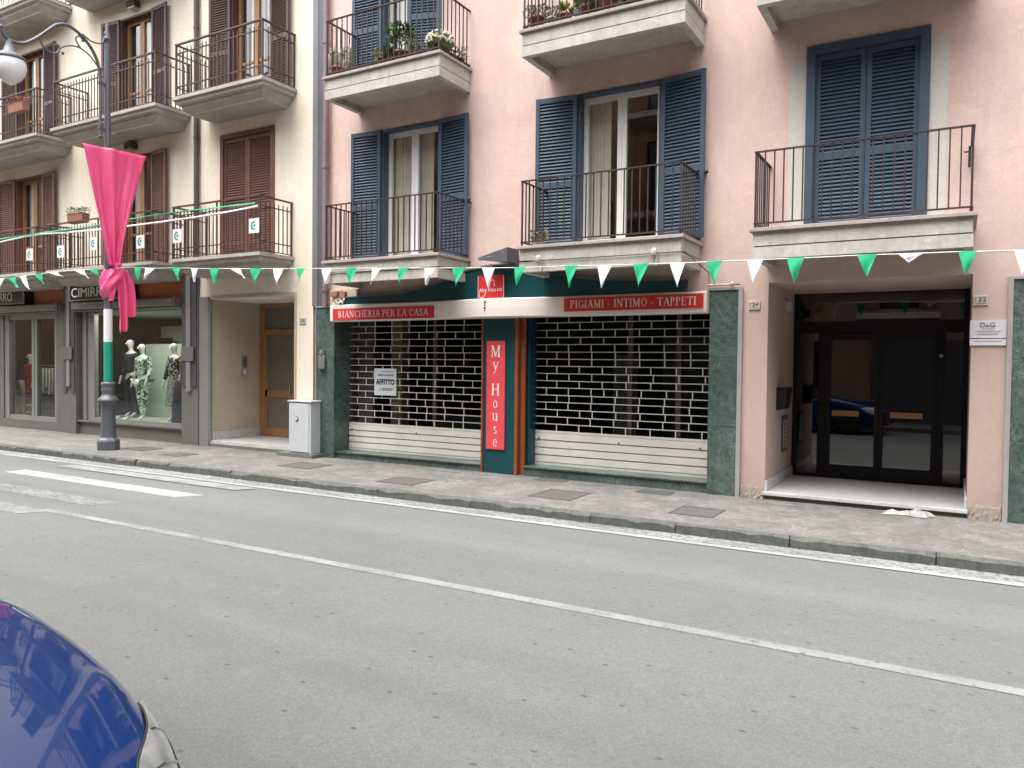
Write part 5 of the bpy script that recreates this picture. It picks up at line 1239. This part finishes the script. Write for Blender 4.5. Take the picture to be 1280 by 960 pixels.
# ------------------------------------------------------------------ cars
def catmull(P, n):
    return smooth(P, n)
def car(name, nose_x, cy, paint, label, heading=1, z0=-.12, tall=0.0):
    """nose at nose_x, heading along +X (heading=1) or -X"""
    t = thing(name, label, 'car', (nose_x-heading*2.1, cy, z0))
    Lc = 4.2
    def wx(d):      # half width d metres behind the nose
        if d < .9: return .87*(1-.25*(1-d/.9)**2.6)
        if d > 3.7: return .87*(1-.16*((d-3.7)/.5)**2)
        return .87
    top = [(0, .62), (.06, .72), (.2, .80), (.5, .885), (.9, .965), (1.25, 1.02), (1.5, 1.03), (2.5, 1.04), (3.6, 1.06), (4.05, 1.02), (4.2, .90)]
    def zc(d):
        for (a, za), (b, zb) in zip(top, top[1:]):
            if a <= d <= b: return za+(zb-za)*(d-a)/(b-a)
        return top[-1][1]
    def nose(s_):   # x set-back of the nose toward the corners (plan curve)
        return .42*abs(s_)**2.4
    stations = [0, .015, .04, .08, .14, .2, .28, .36, .45, .55, .65, .78, .9, 1.05, 1.25, 1.5, 1.9, 2.4, 2.9, 3.4, 3.7, 3.95, 4.1, 4.18, 4.2]
    def section(d):
        w_ = wx(d); z1 = zc(d); f = min(1, d/.5); low = .24+.05*(1-f)
        key = [(0, z1), (.35*w_, z1-.004), (.62*w_, z1-.012), (.80*w_, z1-.03), (.90*w_, z1-.06), (.965*w_, z1-.115), (.99*w_, z1-.18), (1.0*w_, max(.56, z1-.28)), (1.0*w_, .5), (.985*w_, .38), (.96*w_, low), (.5*w_, low-.02), (0, low-.02)]
        return smooth(key, 4)
    def S(d, k, side, off=0.0):
        p = section(d)[k]; sy = p[0]/.87
        sb = nose(sy)*max(0, 1-d/1.6)
        x = nose_x-heading*(d+sb); return (x, cy+side*(p[0]+off), z0+p[1])
    K = len(section(1.0))
    mb = MB()
    for side in (1, -1):
        rows = [[S(d, k, side) for k in range(K)] for d in stations]; mb.grid(rows)
    for dd in (stations[0], stations[-1]):
        r1 = [S(dd, k, 1) for k in range(K)]; r2 = [S(dd, k, -1) for k in range(K-1, -1, -1)]; mb.grid([r1, r2[::-1]], False)
    bo = mb.build('body', paint, t)
    # cabin
    cab = [(1.80, 1.0, .80), (2.35, 1.44+tall, .64), (2.8, 1.50+tall, .62), (3.5, 1.44+tall, .60), (4.05, 1.0, .74)]
    gl = MB(); rows = []
    for d, z, hw in smooth(cab, 5):
        x = nose_x-heading*d; zb = 1.0; rows.append([(x, cy-.80, z0+zb), (x, cy-hw-.02, z0+zb+(z-zb)*.92), (x, cy-hw*.7, z0+z), (x, cy, z0+z+.015*(z > 1.2)), (x, cy+hw*.7, z0+z), (x, cy+hw+.02, z0+zb+(z-zb)*.92), (x, cy+.80, z0+zb)])
    gl.grid(rows); gl.build('windows', 'carglass', t)
    rf = MB(); rows = []
    for d, z, hw in smooth(cab[1:4], 6):
        x = nose_x-heading*d; rows.append([(x, cy-hw-.025, z0+z-.05), (x, cy-hw*.7, z0+z+.012), (x, cy, z0+z+.03), (x, cy+hw*.7, z0+z+.012), (x, cy+hw+.025, z0+z-.05)])
    rf.grid(rows).build('roof', paint, t)
    for d in (1.0, 3.4):
        for side in (1, -1):
            x = nose_x-heading*d; wb = MB(); prof = [(.20, -.10), (.31, -.10), (.325, -.08), (.325, .08), (.31, .10), (.20, .10)]
            wb.lathe(prof, (0, 0, 0), 28)
            wb.v = [(x+v[0], cy+side*(.80)+v[2]*.95, z0+.325+v[1]) for v in wb.v]; wh = wb.build('wheel', 'tyre', t)
            rm = MB(); rm.lathe([(.05, .085), (.20, .07), (.215, .098), (.22, .09)], (0, 0, 0), 20); rm.v = [(x+v[0], cy+side*(.80+v[2]*1.0), z0+.325+v[1]) for v in rm.v]; rm.build('rim', 'alutrim', wh)
            ac = MB(); ac.lathe([(.001, 0), (.34, 0), (.35, .008), (.33, .008)], (0, 0, 0), 30); ac.v = [(x+v[0], cy+side*(.862+v[2]), z0+.34+max(v[1], -.22)) for v in ac.v]
            ac.build('wheel_arch', 'black', t)
    # headlights follow the front corner surface
    for side in (1, -1):
        def inner(d):
            pts = [(.03, 8.0), (.12, 8.5), (.20, 10.5), (.28, 15.0), (.36, 18.0), (.44, 20.5)]
            for (a, ka), (b, kb_) in zip(pts, pts[1:]):
                if a <= d <= b: return ka+(kb_-ka)*(d-a)/(b-a)
            return pts[-1][1]
        rows = []
        for i in range(19):
            d = .03+.41*i/18; row = []; k0 = inner(d); k1 = 27-5.5*(i/18)**2
            for j in range(13):
                kk = k0+(k1-k0)*j/12; k_lo = int(kk); fr = kk-k_lo
                row.append(Vector(S(d, k_lo, side)).lerp(Vector(S(d, min(K-1, k_lo+1), side)), fr)+Vector((heading*.35, side*.8, .35)).normalized()*(.006+.016*math.sin(math.pi*j/12)))
            rows.append(row)
        hl = MB().grid(rows).build('headlight', 'lens', t)
        nrm = Vector((heading*.5, side*.7, .3)).normalized()
        rr_ = [[v+nrm*.004 for v in r[7:12]] for r in rows[1:14]]; MB().grid(rr_).build('light_strip', 'led', hl)
        MB().tube([r[0] for r in rows], .0035, 6).build('lamp_edge', 'black', hl)
        for i in (5, 10): MB().tube([rows[i][j]+nrm*.002 for j in range(1, 7)], .004, 5).build('lamp_rib', 'chrome', hl)
    gr = MB(); rows = []
    for k in range(32, 42):
        rows.append([Vector(S(0.0, k, sd*1))+Vector((heading*.004, 0, 0)) for sd in (1,)]+[Vector(S(0.0, k, -1))+Vector((heading*.004, 0, 0))])
    gr.grid(rows, False).build('grille', 'black', t)
    # hood shut line
    for side in (1, -1): MB().tube([Vector(S(d, 15, side))+Vector((0, 0, -.001)) for d in stations[8:15]], .003, 5).build('hood_seam', 'black', t)
    for side in (1, -1):
        mr = MB(); mr.ball((nose_x-heading*2.45, cy+side*.98, z0+1.06), .10, 8, .8); mr.build('door_mirror', paint, t)
    MB().tube([(nose_x-heading*1.82, cy+.2, z0+1.045), (nose_x-heading*1.98, cy-.45, z0+1.13)], .008, 6).build('wiper', 'black', t)
    return t
car('parked_car', -1.60, -9.67, 'carblue', 'glossy dark blue car parked at the near kerb, only its front corner visible')

# ------------------------------------------------------------------ buildings across the street (seen in the glass and paint)
op = thing('apartment_building', 'ochre apartment building across the street, mirrored in the window panes', 'building', (0, -13, 0))
oh = []
for fz in (3.6, 6.7, 9.8):
    for k in range(13): oh.append((-22+k*3.3, -20.9+k*3.3, fz, fz+2.2, .2))
mbw = MB()
def oppwall():
    xs = sorted({-100, 50, *[h[0] for h in oh], *[h[1] for h in oh]}); zs = sorted({-.02, 13.0, *[h[2] for h in oh], *[h[3] for h in oh]})
    for i in range(len(xs)-1):
        for j in range(len(zs)-1):
            cx, cz = (xs[i]+xs[i+1])/2, (zs[j]+zs[j+1])/2
            if any(h[0] < cx < h[1] and h[2] < cz < h[3] for h in oh): continue
            mbw.add([(xs[i], -13, zs[j]), (xs[i], -13, zs[j+1]), (xs[i+1], -13, zs[j+1]), (xs[i+1], -13, zs[j])], ((0,1,2,3),))
    mbw.add([(-100, -13, 13.0), (-100, -22, 13.0), (50, -22, 13.0), (50, -13, 13.0)], ((0,1,2,3),)); mbw.add([(-100, -22, 0), (50, -22, 0), (50, -22, 13.0), (-100, -22, 13.0)], ((0,1,2,3),))
oppwall(); mbw.build('wall', 'ochre', op)
MB().box(-100, 30, -13.0, -12.3, 13.0, 13.2).build('eaves', 'brown', op)
for h in oh:
    w_ = MB(); w_.box(h[0], h[1], -13.2, -13.12, h[2], h[3]); wo_ = w_.build('window', 'carglass', op)
    MB().box(h[0]-.5, h[0]-.02, -12.99, -12.95, h[2], h[3]).box(h[1]+.02, h[1]+.5, -12.99, -12.95, h[2], h[3]).build('shutter', 'brown', wo_)
for fz in (3.45, 6.55, 9.65):
    for k in range(0, 13, 2): MB().box(-22.6+k*3.3, -20.3+k*3.3, -12.99, -12.2, fz-.2, fz-.02).build('balcony', 'greyslab', op)
for k in range(9):
    MB().box(-20+k*4.4, -17.2+k*4.4, -12.995, -12.96, 0, 2.6).build('shopfront', 'carglass' if k % 2 else 'shopdark', op)
